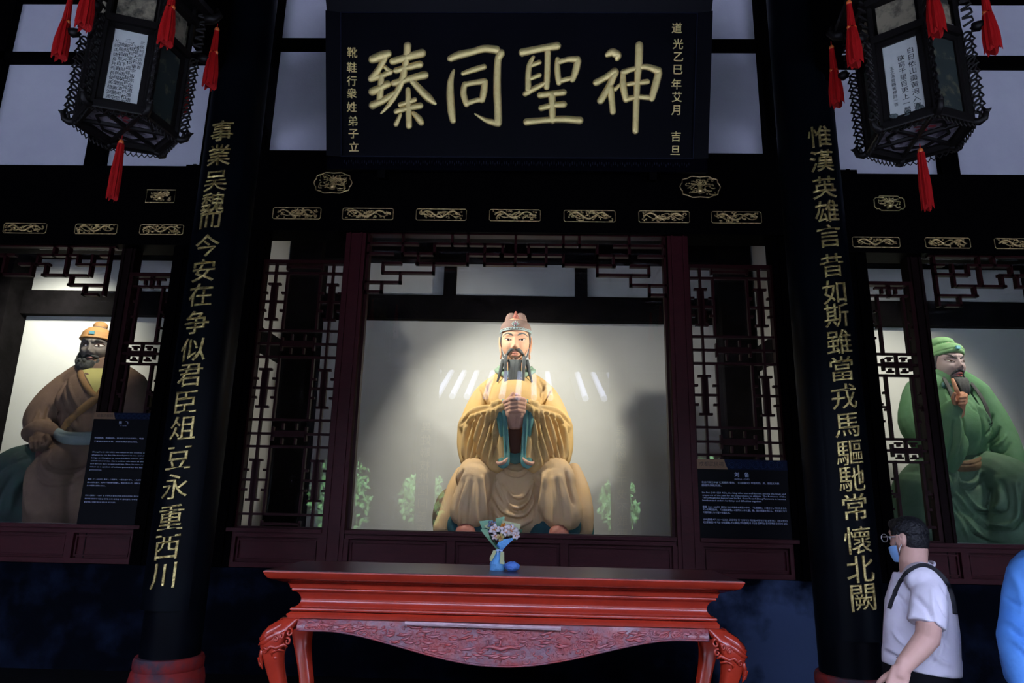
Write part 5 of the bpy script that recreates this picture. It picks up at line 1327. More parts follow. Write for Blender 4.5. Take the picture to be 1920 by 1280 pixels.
# cap: low rounded front, taller squared back, jewel, trim, finial
mb = MB(); V = []
for (z, a, b, yo) in ((.52, 1.06, 1.24, .05), (.72, 1.10, 1.28, .05), (1.0, 1.08, 1.24, .07), (1.25, .99, 1.1, .10), (1.42, .82, .9, .14), (1.5, .5, .6, .16), (1.52, .01, .01, .16)): V.append((z, a, b, yo))
n = 40; W_ = []; F = []
for (z, a, b, yo) in V:
    for k in range(n):
        t = 2*math.pi*k/n; zz = z+(.10 if z < .6 else .05)*max(0, -math.sin(t))
        W_.append(Vector((a*math.cos(t), yo+b*math.sin(t), zz))*S_)
m_ = len(V)
F = [(i*n+k, i*n+(k+1) % n, (i+1)*n+(k+1) % n, (i+1)*n+k) for i in range(m_-1) for k in range(n)]+[tuple(range(n-1, -1, -1)), tuple((m_-1)*n+k for k in range(n))]
mb.add(W_, F)
mb2 = MB()
for sg in (-1, 1): mb2.rtube([Vector((sg*.34, .55, .8))*S_, Vector((sg*.36, .52, 1.6))*S_, Vector((sg*.33, .50, 1.78))*S_], [.46*S_, .45*S_, .42*S_], 20)
capme = clay(join_mbs([mb, mb2]), .008, 4)
cap = obj('cap', capme, capC, hd_, smooth='all')
mb = MB(); trim_m = mat('blue_white_trim', (.40, .52, .52), .6, c2=(.25, .38, .38), nscale=30)
for k in range(17):
    a = R_(-172+164*k/16+0); P = []
    for j in range(7):
        t = math.pi*j/6; aa = a+R_(5.0)*math.cos(t); P.append(Vector((1.09*math.cos(aa), .05+1.27*math.sin(aa), .62+.10*max(0, -math.sin(aa))+.10*math.sin(t)))*S_)
    mb.tube(P, .030*S_, 5)
mb.tube([Vector((1.09*math.cos(R_(a)), .05+1.27*math.sin(R_(a)), .58+.10*max(0, -math.sin(R_(a)))))*S_ for a in range(-180, 1, 8)], .04*S_, 6)
obj('cap_trim', mb, trim_m, hd_, smooth='all')
mb = MB()
for k in range(9):
    a = 2*math.pi*k/9; mb.rtube([Vector((.13*math.cos(a), -1.22, 1.08+.11*math.sin(a)))*S_, Vector((.24*math.cos(a+.2), -1.20, 1.08+.17*math.sin(a+.2)))*S_], [.035*S_, .03*S_], 6)
obj('cap_ornament', mb, trim_m, hd_, smooth='all'); obj('cap_jewel', MB().ell(Vector((0, -1.23, 1.07))*S_, (.10*S_, .05*S_, .10*S_), 12, 8), mat('jewel', (.25, .14, .18), .3), hd_, smooth='all')
obj('cap_finial', MB().lathe([(.01*S_, 1.42*S_), (.12*S_, 1.45*S_), (.10*S_, 1.52*S_), (.20*S_, 1.66*S_), (.21*S_, 1.74*S_), (.12*S_, 1.86*S_), (.10*S_, 1.98*S_), (.05*S_, 2.10*S_), (.005*S_, 2.12*S_)], 16, (0, -.45*S_)), mat('red_brown_finial', (.33, .11, .08), .6), hd_, smooth='all')

# ================================================================== brown robed statue (left bay)
brn = mat('brown_robe', (.20, .135, .095), .88, spec=.08, c2=(.13, .09, .07), nscale=4, bump=.15, bscale=90)
brd = mat('orange_brown_border', (.30, .17, .06), .85, c2=(.2, .12, .06), nscale=8)
skinG = mat('grey_painted_skin', (.17, .155, .14), .75, spec=.2, c2=(.22, .20, .18), nscale=6)
skinB = mat('dark_brown_fist', (.12, .075, .05), .8)
dkgreen = mat('dark_green_cloth', (.025, .075, .06), .88, c2=(.04, .05, .05), nscale=4)
paleb = mat('pale_blue_belt', (.24, .30, .29), .85, c2=(.18, .24, .25), nscale=8)
capO = mat('orange_cap', (.62, .33, .12), .8, c2=(.5, .28, .12), nscale=8)
s2 = empty('seated_statue', (-4.0, 6.2, 1.36), label='scowling grey-faced statue in a brown robe with an orange cap, left bay', cat='statue')
YL = 6.15
body = [('e', (190, 790, YL+.02), (.36, .25, .44)), ('t', [(135, 716, YL, .12), (165, 703, YL, .14), (195, 698, YL, .15), (240, 716, YL, .13)]), ('e', (175, 745, YL-.06), (.30, .2, .26)),
        ('t', [(128, 722, YL, .125), (100, 752, YL-.02, .145), (78, 785, YL-.06, .145), (76, 812, YL-.12, .115)]), ('t', [(250, 722, YL, .125), (262, 760, YL-.02, .14), (270, 800, YL-.1, .13)]),
        ('e', (160, 850, YL), (.40, .27, .25)), ('t', [(150, 860, YL, .22), (100, 890, YL-.25, .2), (95, 980, YL-.3, .2)]), ('t', [(200, 860, YL, .22), (260, 890, YL-.25, .2), (270, 980, YL-.3, .2)]), ('e', (175, 950, YL-.15), (.36, .2, .4))]
me = clay(prims(body), .013, 5)
fl = [([(118, 712), (112, 745), (116, 775), (105, 800)], .016, -.045), ([(108, 735), (98, 765), (88, 795)], .016, .030), ([(84, 760), (80, 785), (72, 805)], .013, -.026), ([(100, 760), (95, 785), (82, 810)], .010, -.026), ([(70, 770), (66, 790), (62, 808)], .012, .022),
      ([(125, 770), (128, 795), (145, 812)], .012, -.030), ([(120, 715), (135, 755), (148, 795)], .010, -.012), ([(128, 712), (146, 750), (160, 785)], .010, .010), ([(112, 842), (118, 862), (136, 878), (158, 872), (175, 850)], .012, -.024), ([(104, 842), (110, 872), (134, 892), (162, 886), (182, 860)], .013, .022),
      ([(95, 850), (102, 886), (130, 910), (165, 903)], .012, -.022), ([(180, 760), (170, 790), (165, 810)], .014, -.02), ([(85, 880), (90, 920), (95, 960)], .016, .03), ([(75, 880), (76, 930), (78, 970)], .012, -.03)]
carve(me, folds(fl, YL-.2)); wobj('robe', me, brn, s2)
def strip(pts, w, m, root, name, Y, th=.3, off=.0, voxel=.007):
    P = [tuple(at(x, y, Y+d))+(w,) for x, y, d in pts]; Q_ = crv(P, 5)
    return wobj(name, clay(MB().rtube([q_[:3] for q_ in Q_], [q_[3] for q_ in Q_], 12, flat=((0, 1, 0), th)), voxel, 1), m, root)
bmz = bmesh.new(); bmz.from_mesh(me); BV = BVHTree.FromBMesh(bmz); bmz.free()
def hit(x, y, off):
    d = (RT2*((x-960)/1280)+UP2*((640-y)/1280)+FW).normalized(); h = BV.ray_cast(CAM, d)
    return (h[0] if h[0] is not None else at(x, y, YL-.2))-d*off, (h[1] if h[0] is not None else -d)
def lay(pts, w0, name, m, off=.004):
    P = [hit(q_[0], q_[1], off) for q_ in crv(pts, 6)]; mb = MB(); V = []; n_ = len(P)
    for i, (p, nn_) in enumerate(P):
        t_ = (P[min(i+1, n_-1)][0]-P[max(i-1, 0)][0]).normalized(); sd = t_.cross(nn_).normalized()
        V += [p-sd*w0-nn_*.004, p-sd*w0*.9+nn_*.007, p+nn_*.011, p+sd*w0*.9+nn_*.007, p+sd*w0-nn_*.004]
    F = [(i*5+k, i*5+k+1, (i+1)*5+k+1, (i+1)*5+k) for i in range(n_-1) for k in range(4)]
    return wobj(name, mb.add(V, F), m, s2)
lay([(208, 712), (192, 736), (165, 758), (136, 782), (116, 806)], .034, 'robe_border', brd)
lay([(150, 694), (153, 708), (162, 724), (174, 738), (186, 744)], .026, 'robe_border', brd)
lay([(212, 690), (205, 706), (196, 722), (186, 738)], .026, 'robe_border', brd)
lay([(56, 800), (66, 806), (82, 806), (98, 800)], .022, 'sleeve_edge', brd)
mb = MB(); V = []; nr = 8
for i in range(nr):
    t = i/(nr-1)
    for j in range(6):
        u = j/5; xl = 153+(180-153)*t; xr = 209+(184-209)*t; V.append(hit(xl+(xr-xl)*u, 690+50*t, .006)[0])
F = [(i*6+j, i*6+j+1, (i+1)*6+j+1, (i+1)*6+j) for i in range(nr-1) for j in range(5)]
wobj('yellow_undershirt', mb.add(V, F), mat('yellow_green_shirt', (.42, .40, .14), .85), s2)
me = clay(prims([('ft', [(107, 812, YL-.20, .050), (122, 820, YL-.27, .055), (150, 822, YL-.29, .058), (190, 820, YL-.29, .058), (235, 816, YL-.22, .055)], (0, 1, 0), .6)]), .008, 2); carve(me, folds([([(110, 812), (150, 818), (230, 812)], .006, -.01)], YL-.25)); wobj('belt', me, paleb, s2)
me = clay(prims([('t', [(110, 880, YL, .24), (50, 875, YL-.2, .20), (22, 890, YL-.3, .20)]), ('t', [(22, 888, YL-.3, .20), (0, 935, YL-.3, .21), (-20, 985, YL-.28, .22)]), ('t', [(40, 905, YL-.2, .2), (30, 990, YL-.2, .22)])]), .016, 5)
carve(me, folds([([(50, 860), (20, 885), (0, 920)], .015, -.03), ([(60, 880), (35, 920), (25, 970)], .018, .035), ([(45, 885), (20, 930), (5, 980)], .014, -.03)], YL-.35)); wobj('trousers', me, dkgreen, s2)
hm = MB(); Q = lambda x, y, d: at(x, y, YL-.30+d)
hm.ell(Q(74, 828, .03), (.075, .06, .075)); hm.rtube([Q(76, 805, .1), Q(75, 820, .05)], [.055, .06], 12)
for k in range(4): hm.rtube([Q(60+k*8.0, 822-k*.6, .02), Q(59+k*8.2, 830, -.035), Q(61+k*8, 840, -.04), Q(63+k*7.6, 845, .0)], [.024, .023, .021, .018], 10)
hm.rtube([Q(88, 818, .0), Q(93, 828, -.045), Q(86, 836, -.065), Q(78, 837, -.065)], [.026, .024, .021, .017], 10)
wobj('fist', clay(hm, .006, 2), skinB, s2)
wobj('cuff', clay(prims([('t', [(60, 812, YL-.16, .085), (78, 806, YL-.2, .10), (96, 812, YL-.16, .085)])]), .01, 3), brn, s2)
o = MB().rtube([at(74, 850, YL-.30), at(66, 990, YL-.30)], [.030, .028], 10); wobj('staff', o, mat('dark_red_staff', (.10, .03, .03), .6), s2)
SL = .125; hL = at(181, 651, YL-.02)
hd2, fy = head_part(s2, hL, (R_(3), 0, R_(14)), SL, skinG, jaw=.18, brow=2.4, nose=1.25, cheek=1.8, frown=1.6, tall=.95)
face_parts(hd2, fy, SL, mat('dark_grey_hair', (.035, .035, .035), .8), eye_w, eye_i, mat('dull_pink_lips', (.32, .16, .13), .6), lid_d, slant=.05, brow=[(.12, .16), (.28, .30), (.52, .42), (.80, .52), (.90, .46)], open_=.16, big=1.15, skin=skinG)
ears(hd2, SL, skinG)
bd = mat('bushy_grey_black_beard', (.040, .044, .042), .9, c2=(.075, .08, .078), nscale=14, bump=.6, bscale=60)
mb = MB(); q = random.Random(4)
mb2 = MB(); mb2.ell(Vector((0, -.55, -1.55))*SL, (.95*SL, .75*SL, .55*SL), 20, 12); mb2.ell(Vector((0, -.60, -1.95))*SL, (.66*SL, .5*SL, .40*SL), 20, 12)
for sg in (-1, 1): mb2.rtube([Vector((sg*.98, -.12, -.55))*SL, Vector((sg*.95, -.35, -1.1))*SL, Vector((sg*.6, -.6, -1.5))*SL], [.14*SL, .25*SL, .4*SL], 12)
for sg in (-1, 1): mb2.rtube([fy(sg*.08, -.76, .05), fy(sg*.4, -.84, .07), fy(sg*.62, -1.15, .02), Vector((sg*.75, -.65, -1.4))*SL], [.08*SL, .13*SL, .14*SL, .1*SL], 10)
for k in range(60):
    a = R_(q.uniform(-175, -5)); z = q.uniform(-2.2, -1.1); r_ = 1.0 if z > -1.6 else .78
    mb2.ell(Vector((.92*r_*math.cos(a), -.5+.72*r_*math.sin(a), z))*SL, (.12*SL, .12*SL, .16*SL), 8, 6)
bm_ = clay(mb2, .007, 1); obj('beard', bm_, bd, hd2, smooth='all')
mb = MB(); n = 32; V = []; prof = [(.42, 1.05, 1.22), (.50, 1.12, 1.30), (.66, 1.12, 1.30), (1.0, 1.02, 1.18), (1.3, .74, .85), (1.42, .40, .46), (1.45, .01, .01)]
W_ = [Vector((a*math.cos(2*math.pi*k/n), .04+b*math.sin(2*math.pi*k/n), z+.10*max(0, -math.sin(2*math.pi*k/n))))*SL for z, a, b in prof for k in range(n)]
F = [(i*n+k, i*n+(k+1) % n, (i+1)*n+(k+1) % n, (i+1)*n+k) for i in range(len(prof)-1) for k in range(n)]+[tuple(range(n-1, -1, -1)), tuple((len(prof)-1)*n+k for k in range(n))]
mb.add(W_, F); mb.ell(Vector((0, .2, 1.65))*SL, (.50*SL, .50*SL, .36*SL), 20, 12); mb.tube([Vector((1.14*math.cos(R_(a)), .04+1.32*math.sin(R_(a)), .50+.10*max(0, -math.sin(R_(a)))))*SL for a in range(0, 360, 12)], .06*SL, 6, closed=True)
obj('cap', clay(mb, .007, 2), capO, hd2, smooth='all')
obj('cap_jewel', MB().box(-.17*SL, .17*SL, -1.33*SL, -1.20*SL, .78*SL, 1.0*SL), mat('turquoise', (.15, .42, .50), .5), hd2)

# ================================================================== green robed statue (right bay)
grn = mat('green_robe', (.095, .225, .105), .88, spec=.1, c2=(.14, .26, .15), nscale=4, bump=.15, bscale=90)
grd = mat('grey_green_skirt', (.085, .165, .095), .88, spec=.1, c2=(.13, .21, .14), nscale=4, bump=.15, bscale=90)
skinR = mat('mauve_painted_skin', (.30, .215, .205), .7, c2=(.40, .33, .32), nscale=5); handR = mat('orange_painted_hand', (.62, .30, .17), .7)
turb = mat('green_turban', (.14, .30, .13), .85, c2=(.20, .36, .17), nscale=9); beltb = mat('brown_belt', (.13, .075, .035), .8, c2=(.20, .13, .06), nscale=9)
s3 = empty('seated_statue', (4.0, 6.2, 1.36), label='seated statue in a green robe stroking its long beard, right bay', cat='statue')
YR = 6.15
body = [('e', (1778, 800, YR+.02), (.34, .25, .42)), ('t', [(1725, 734, YR, .13), (1775, 716, YR, .15), (1828, 738, YR, .13)]), ('e', (1795, 800, YR-.08), (.26, .2, .28)),
        ('t', [(1830, 742, YR, .13), (1856, 780, YR-.02, .13), (1878, 822, YR-.08, .13), (1894, 850, YR-.16, .105), (1903, 870, YR-.22, .080), (1908, 880, YR-.25, .065)]),
        ('t', [(1722, 740, YR, .13), (1716, 790, YR-.06, .14), (1738, 825, YR-.14, .14)]), ('t', [(1735, 822, YR-.14, .13), (1765, 795, YR-.28, .12), (1786, 768, YR-.36, .085)]),
        ('t', [(1782, 785, YR-.34, .09), (1780, 830, YR-.32, .11), (1772, 865, YR-.28, .11), (1765, 882, YR-.26, .09)]), ('t', [(1760, 810, YR-.26, .11), (1752, 860, YR-.22, .12)])]
me = clay(prims(body), .012, 5)
fl = [([(1838, 755), (1842, 790), (1848, 850)], .012, -.040), ([(1832, 745), (1850, 775), (1872, 805)], .014, .022), ([(1878, 775), (1868, 800), (1850, 815)], .009, -.022), ([(1886, 800), (1876, 822), (1858, 835)], .010, -.028), ([(1893, 815), (1882, 835), (1868, 850)], .010, .022), ([(1898, 830), (1886, 848), (1874, 860)], .009, -.024),
      ([(1793, 775), (1796, 810), (1790, 845), (1778, 880)], .012, .030), ([(1785, 778), (1786, 815), (1776, 860)], .010, -.030), ([(1774, 785), (1774, 820), (1766, 862)], .012, .026), ([(1765, 795), (1763, 830), (1757, 870)], .010, -.026), ([(1800, 780), (1804, 800), (1806, 825)], .008, -.045),
      ([(1835, 830), (1820, 850), (1800, 858)], .014, .02), ([(1815, 728), (1822, 760), (1836, 775)], .010, -.014)]
carve(me, folds(fl, YR-.25)); wobj('upper_robe', me, grn, s3)
body = [('e', (1800, 890, YR), (.36, .26, .22)), ('t', [(1830, 885, YR, .20), (1880, 895, YR-.25, .19), (1912, 915, YR-.40, .18)]), ('t', [(1912, 915, YR-.40, .18), (1910, 960, YR-.40, .2), (1905, 1010, YR-.38, .22)]),
        ('t', [(1770, 885, YR, .20), (1735, 905, YR-.25, .19), (1715, 930, YR-.38, .18)]), ('t', [(1715, 925, YR-.38, .18), (1708, 1000, YR-.38, .22)]), ('e', (1810, 950, YR-.12), (.38, .2, .34)), ('e', (1810, 1000, YR-.15), (.45, .22, .25))]
me = clay(prims(body), .012, 6)
fl = []
for P in ([(1798, 885), (1806, 902), (1825, 908), (1842, 900), (1850, 882)], [(1806, 905), (1826, 942), (1845, 955), (1860, 945), (1862, 895)], [(1800, 925), (1835, 975), (1862, 984), (1876, 962), (1877, 905)], [(1792, 935), (1820, 990), (1850, 1010)]):
    fl.append((P, .015, .040)); fl.append(([(x+2, y+6) for x, y in P], .009, -.042))
fl += [([(1905, 920), (1900, 960), (1905, 1000)], .014, -.035), ([(1775, 900), (1790, 950), (1815, 1010)], .014, .03), ([(1768, 905), (1778, 955), (1800, 1010)], .010, -.03), ([(1890, 915), (1885, 960), (1890, 1005)], .014, .026)]
carve(me, folds(fl, YR-.35)); wobj('skirt', me, grd, s3)
me = clay(prims([('ft', [(1772, 872, YR-.25, .040), (1795, 874, YR-.27, .045), (1825, 872, YR-.27, .048), (1846, 864, YR-.18, .050)], (0, 1, 0), .6)]), .008, 2); carve(me, folds([([(1775, 870), (1810, 872), (1845, 863)], .005, -.01), ([(1838, 858), (1846, 868), (1850, 876)], .006, -.012)], YR-.25)); wobj('belt', me, beltb, s3)
wobj('seat', clay(prims([('e', (1790, 990, YR+.15), (.6, .3, .36))]), .02, 2), teal_d, s3)
hm = MB(); Q = lambda x, y, d: at(x, y, YR-.42+d)
hm.ell(Q(1799, 748, 0), (.048, .045, .062)); hm.rtube([Q(1797, 775, .06), Q(1799, 758, .01)], [.045, .045], 12)
hm.rtube([Q(1798, 742, -.02), Q(1793, 730, -.03), Q(1789, 719, -.01), Q(1786, 711, .02)], [.019, .018, .0165, .013], 10)
for k in range(3): hm.rtube([Q(1804, 738+6.5*k, .0), Q(1811-k*.5, 741+6*k, -.02), Q(1808-k, 745+6*k, -.055), Q(1800, 746+6*k, -.06)], [.020, .0195, .018, .015], 10)
hm.rtube([Q(1791, 756, -.01), Q(1787, 746, -.04), Q(1790, 738, -.06)], [.021, .019, .015], 10)
wobj('raised_hand', clay(hm, .0055, 2), handR, s3)
hp = at(1910, 884, YR-.30)
hm = hand_mb(frame_m(hp, (.75, -.35, -.6), (.3, .4, 1)), 1.55, curl=(30, 25, 20), thumb=(35, 15), right=True)
wobj('resting_hand', clay(hm, .006, 2), handR, s3)
SR = .125; hR = at(1776, 684, YR-.04)
hd3, fy = head_part(s3, hR, (R_(-5), 0, R_(6)), SR, skinR, jaw=.34, brow=1.5, frown=.7, nose=1.1, tall=1.0)
bk = mat('black_hair', (.02, .02, .02), .6, c2=(.05, .05, .05), nscale=20)
face_parts(hd3, fy, SR, bk, eye_w, eye_i, mat('red_lips', (.42, .10, .08), .6), lid_d, slant=.13, brow=[(.10, .14), (.28, .24), (.55, .42), (.86, .66)], open_=.085, skin=skinR)
ears(hd3, SR, skinR)
bdR = mat('long_grey_beard', (.085, .09, .085), .8, c2=(.04, .04, .04), nscale=10, bump=.5, bscale=70, stretch=(4, 4, .5))
mb = MB(); q = random.Random(8)
for sg in (-1, 1):
    for k in range(4):
        P = [tuple(fy(sg*.03, -.72, .03)/SR), tuple(fy(sg*.28, -.74-.02*k, .06)/SR), tuple(fy(sg*.46, -1.0, .05)/SR), (sg*(.50+.03*k), -1.0, -1.5)]
        P = crv(P, 3); mb.tube([Vector(p)*SR for p in P], [S_*.075*(1-.5*i/len(P)) for i in range(len(P))], 6)
strand_group(mb, (0, -.95, -1.25), (.05, -1.1, -2.5), 13, .95, .5, .10, q, SR, mid=(0, -.15)); strand_group(mb, (0, -.80, -1.40), (.0, -.9, -2.7), 10, .8, .4, .10, q, SR)
for sg in (-1, 1): strand_group(mb, (sg*.85, -.45, -1.0), (sg*1.15+.25, -1.2, -4.6+.4*(sg < 0)), 8, .22, .25, .06, q, SR, mid=(sg*.1, -.3))
obj('beard', mb, bdR, hd3, smooth='all')
mb = MB()
for sg in (-1, 1): mb.tube([Vector((sg*.95, -.35, .6))*SR, Vector((sg*1.02, -.15, .0))*SR, Vector((sg*1.0, -.1, -.5))*SR], [.12*SR, .10*SR, .02*SR], 8)
obj('sideburns', mb, bk, hd3, smooth='all')
mb = MB(); prof = [(.46, 1.05, 1.24, 0), (.55, 1.14, 1.33, 0), (.80, 1.17, 1.36, 0), (1.05, 1.10, 1.28, .02), (1.22, .98, 1.1, .05), (1.32, .6, .7, .1), (1.34, .01, .01, .1)]
W_ = [Vector((a*math.cos(2*math.pi*k/n), .04+c_+b*math.sin(2*math.pi*k/n), z+.14*max(0, -math.sin(2*math.pi*k/n))))*SR for z, a, b, c_ in prof for k in range(n)]
F = [(i*n+k, i*n+(k+1) % n, (i+1)*n+(k+1) % n, (i+1)*n+k) for i in range(len(prof)-1) for k in range(n)]+[tuple(range(n-1, -1, -1)), tuple((len(prof)-1)*n+k for k in range(n))]
mb.add(W_, F); mb.ell(Vector((-.10, .15, 1.62))*SR, (.92*SR, .86*SR, .50*SR), 24, 14)
me = clay(mb, .007, 2); carve(me, [([(-1.1*SR, .75*SR), (0, .92*SR), (1.1*SR, .72*SR)], .005, -.007), ([(-.8*SR, 1.42*SR), (0, 1.52*SR), (.7*SR, 1.36*SR)], .006, -.008)], 1.0)
obj('turban', me, turb, hd3, smooth='all')
obj('turban_jewel', MB().box(-.14*SR, .14*SR, -1.42*SR, -1.28*SR, .78*SR, 1.02*SR), MATS['turquoise'], hd3)
wobj('inner_collar', clay(prims([('t', [(1752, 712, YR-.03, .035), (1768, 722, YR-.12, .035), (1788, 718, YR-.08, .035)])]), .01, 2), mat('dull_blue_collar', (.10, .22, .22), .8), s3)
# ================================================================== visitors
skinM = mat('visitor_skin', (.56, .33, .26), .55, spec=.3, c2=(.62, .36, .30), nscale=6)
shirt = mat('pale_lilac_tshirt', (.72, .68, .76), .85, spec=.1, c2=(.66, .62, .71), nscale=5, bump=.1, bscale=120)
hairm = mat('short_black_hair', (.006, .006, .008), .5, spec=.3, c2=(.012, .012, .014), nscale=20, bump=.8, bscale=90)
pants = mat('black_trousers', (.006, .006, .008), .85, spec=.1); strapm = mat('black_strap', (.006, .006, .009), .6)
maskm = mat('blue_face_mask', (.28, .52, .90), .7, c2=(.35, .60, .92), nscale=6); lens = glass_mat('spectacle_glass', .08); wirem = mat('pale_wire', (.6, .6, .65), .3, metal=.6)
shoem = mat('dark_shoe', (.02, .02, .025), .6)
def mhead(s, loc, rot, **kw):
    V, F = head_geo(s, **kw); R = Euler(rot).to_matrix(); mb = MB(); mb.add([Vector(loc)+R@Vector(v) for v in V], F); return mb, R
# --- man in the pale t-shirt, back half turned, looking left
YM = 3.40
root = empty('person', (at(1728, 1100, YM).x, YM, 0), label='man in a pale t-shirt with black cross-body strap, blue mask and glasses', cat='person')
s = .068; hc = at(1702, 1007, YM+.04); rotH = (R_(4), R_(0), R_(-150))
hm, RH = mhead(s, hc, rotH, jaw=.30, tall=.84)
HL = lambda x, y, z: Vector(hc)+RH@(Vector((x, y, z))*s)
zf = 0.0
def fx(px, py, dy=0): return at(px, py, YM+dy)
skin = MB(); skin.add(hm.v, hm.f)
skin.rtube([HL(0, .35, -.8), fx(1712, 1052, .0), fx(1718, 1075, .02)], [.057, .060, .070], 16)
for sg in (-1, 1):
    skin.ell(HL(sg*1.0, .22, -.15), (.014, .022, .032), 10, 8)
hips = Vector((at(1728, 1250, YM).x, YM+.02, .90))
chest = fx(1730, 1120, .02)
skin.rtube([hips, (hips+chest)/2, chest], [.135, .12, .10], 16)
# near (left) arm: shoulder, elbow behind, forearm coming forward and down
arm = [fx(1745, 1092, -.14), fx(1744, 1130, -.20), fx(1742, 1168, -.22), fx(1739, 1196, -.21), fx(1722, 1217, -.22), fx(1703, 1238, -.24), fx(1690, 1254, -.25)]
skin.rtube(arm, [.040, .042, .051, .050, .045, .038, .030], 14)
far = [fx(1722, 1092, .18), fx(1708, 1140, .24), fx(1700, 1185, .25), fx(1685, 1225, .22), fx(1678, 1262, .20)]
skin.rtube(far, [.055, .050, .044, .038, .029], 14)
wr = Vector(arm[-1]); hn = hand_mb(frame_m(wr, (-.42, -.02, -1), (-.3, -1, .1)), 1.0, curl=(22, 25, 18), thumb=(35, 30), right=True); skin.add(hn.v, hn.f)
wr2 = Vector(far[-1]); hn = hand_mb(frame_m(wr2, (-.1, 0, -1), (-.2, 1, .1)), 1.0, curl=(22, 25, 18), thumb=(30, 25)); skin.add(hn.v, hn.f)
for sg in (-1, 1):
    hx = hips+Vector((.02*sg, .09*sg, -.06)); skin.rtube([hx, hx+Vector((-.01, .0, -.38)), Vector((hx.x+.0, hx.y, .10))], [.085, .060, .042], 12)
    skin.rtube([Vector((hx.x+.03, hx.y, .06)), Vector((hx.x-.05, hx.y, .05)), Vector((hx.x-.15, hx.y, .04))], [.042, .04, .034], 10)
body = clay(skin, .0055, 2); wobj('body', body, skinM, root)
# t-shirt
T_ = MB()
T_.tube([fx(1724, 1078, .02), fx(1725, 1130, .02), fx(1727, 1180, .02), fx(1727, 1238, .02)], [.11, .145, .155, .158], 28)
T_.rtube([fx(1728, 1087, -.12), fx(1727, 1081, .02), fx(1716, 1087, .17)], [.070, .080, .064], 20)
T_.rtube([fx(1700, 1120, .0), fx(1695, 1170, .0), fx(1698, 1215, .02)], [.08, .085, .085], 18)
T_.tube([fx(1742, 1088, -.11), fx(1742, 1120, -.17), fx(1739, 1150, -.20), fx(1736, 1172, -.212)], [.068, .072, .074, .075], 20); T_.ell(fx(1742, 1092, -.10), (.068, .075, .070))
T_.rtube([fx(1722, 1088, .16), fx(1708, 1125, .22), fx(1702, 1160, .24)], [.072, .076, .076], 20)
T_.tube([fx(1727, 1225, .02), fx(1727, 1254, .02)], [.160, .160], 30)
tm = clay(T_, .0075, 3)
fl = [([(1706, 1095), (1692, 1130), (1690, 1160)], .010, .010), ([(1700, 1110), (1715, 1140), (1722, 1168)], .010, -.014), ([(1668, 1190), (1690, 1220), (1720, 1245)], .012, .012), ([(1670, 1210), (1700, 1238), (1735, 1250)], .010, -.012),
      ([(1780, 1130), (1775, 1180), (1760, 1240)], .012, .010), ([(1768, 1170), (1765, 1210), (1745, 1248)], .010, -.012), ([(1750, 1210), (1760, 1235), (1785, 1248)], .010, .010), ([(1730, 1098), (1722, 1130), (1720, 1160)], .008, .008), ([(1752, 1095), (1768, 1130), (1772, 1165)], .010, -.010),
      ([(1710, 1076), (1702, 1092), (1690, 1105)], .008, .008), ([(1676, 1110), (1684, 1150), (1690, 1190)], .012, -.008)]
fl += [([(1700, 1190), (1715, 1215), (1745, 1235)], .007, .009), ([(1756, 1180), (1770, 1195), (1782, 1215)], .008, -.010), ([(1735, 1120), (1742, 1140), (1752, 1150)], .007, -.008), ([(1680, 1150), (1690, 1180), (1694, 1210)], .008, .009)]
fl = [(a_, b_, c_*1.4) for a_, b_, c_ in fl]
carve(tm, folds(fl, YM-.15)); wobj('t_shirt', tm, shirt, root)
nk = [Vector(fx(1716, 1068, .02))+Vector((.086*math.cos(R_(a))-.004, .080*math.sin(R_(a)), .042*math.cos(R_(a))-.005)) for a in range(0, 360, 12)]
wobj('neckband', MB().tube(nk, .007, 8, closed=True), shirt, root)
# strap
bvh = None
bm2 = bmesh.new(); bm2.from_mesh(tm); bvh = BVHTree.FromBMesh(bm2); bm2.free()
sp = []
for (x, y) in crv([(1670, 1141), (1680, 1112), (1694, 1085), (1712, 1068), (1730, 1062), (1748, 1068), (1765, 1083), (1778, 1105), (1786, 1132), (1788, 1150)], 5):
    d = (RT2*((x-960)/1280)+UP2*((640-y)/1280)+FW).normalized(); h = bvh.ray_cast(CAM, d)
    if h[0] is None: h = bvh.find_nearest(at(x, y, YM-.02))
    sp.append(h[0]+h[1]*.005)
wobj('strap', MB().tube(sp, .0135, 8, flat=((.15, 1, .55), .22)), strapm, root)
# trousers, belt line, shoes
P_ = MB(); P_.rtube([hips+Vector((0, 0, .06)), hips+Vector((0, 0, -.04))], [.152, .15], 24)
for sg in (-1, 1):
    hx = hips+Vector((.02*sg, .09*sg, -.06)); P_.rtube([hx, hx+Vector((-.01, .0, -.38)), Vector((hx.x, hx.y, .12))], [.105, .082, .070], 16)
wobj('trousers', clay(P_, .009, 2), pants, root)
for sg in (-1, 1):
    hx = hips+Vector((.02*sg, .09*sg, -.06)); m_ = MB().rtube([Vector((hx.x+.04, hx.y, .055)), Vector((hx.x-.05, hx.y, .05)), Vector((hx.x-.17, hx.y, .045))], [.055, .05, .044], 12)
    wobj('shoe', clay(m_, .008, 2), shoem, root)
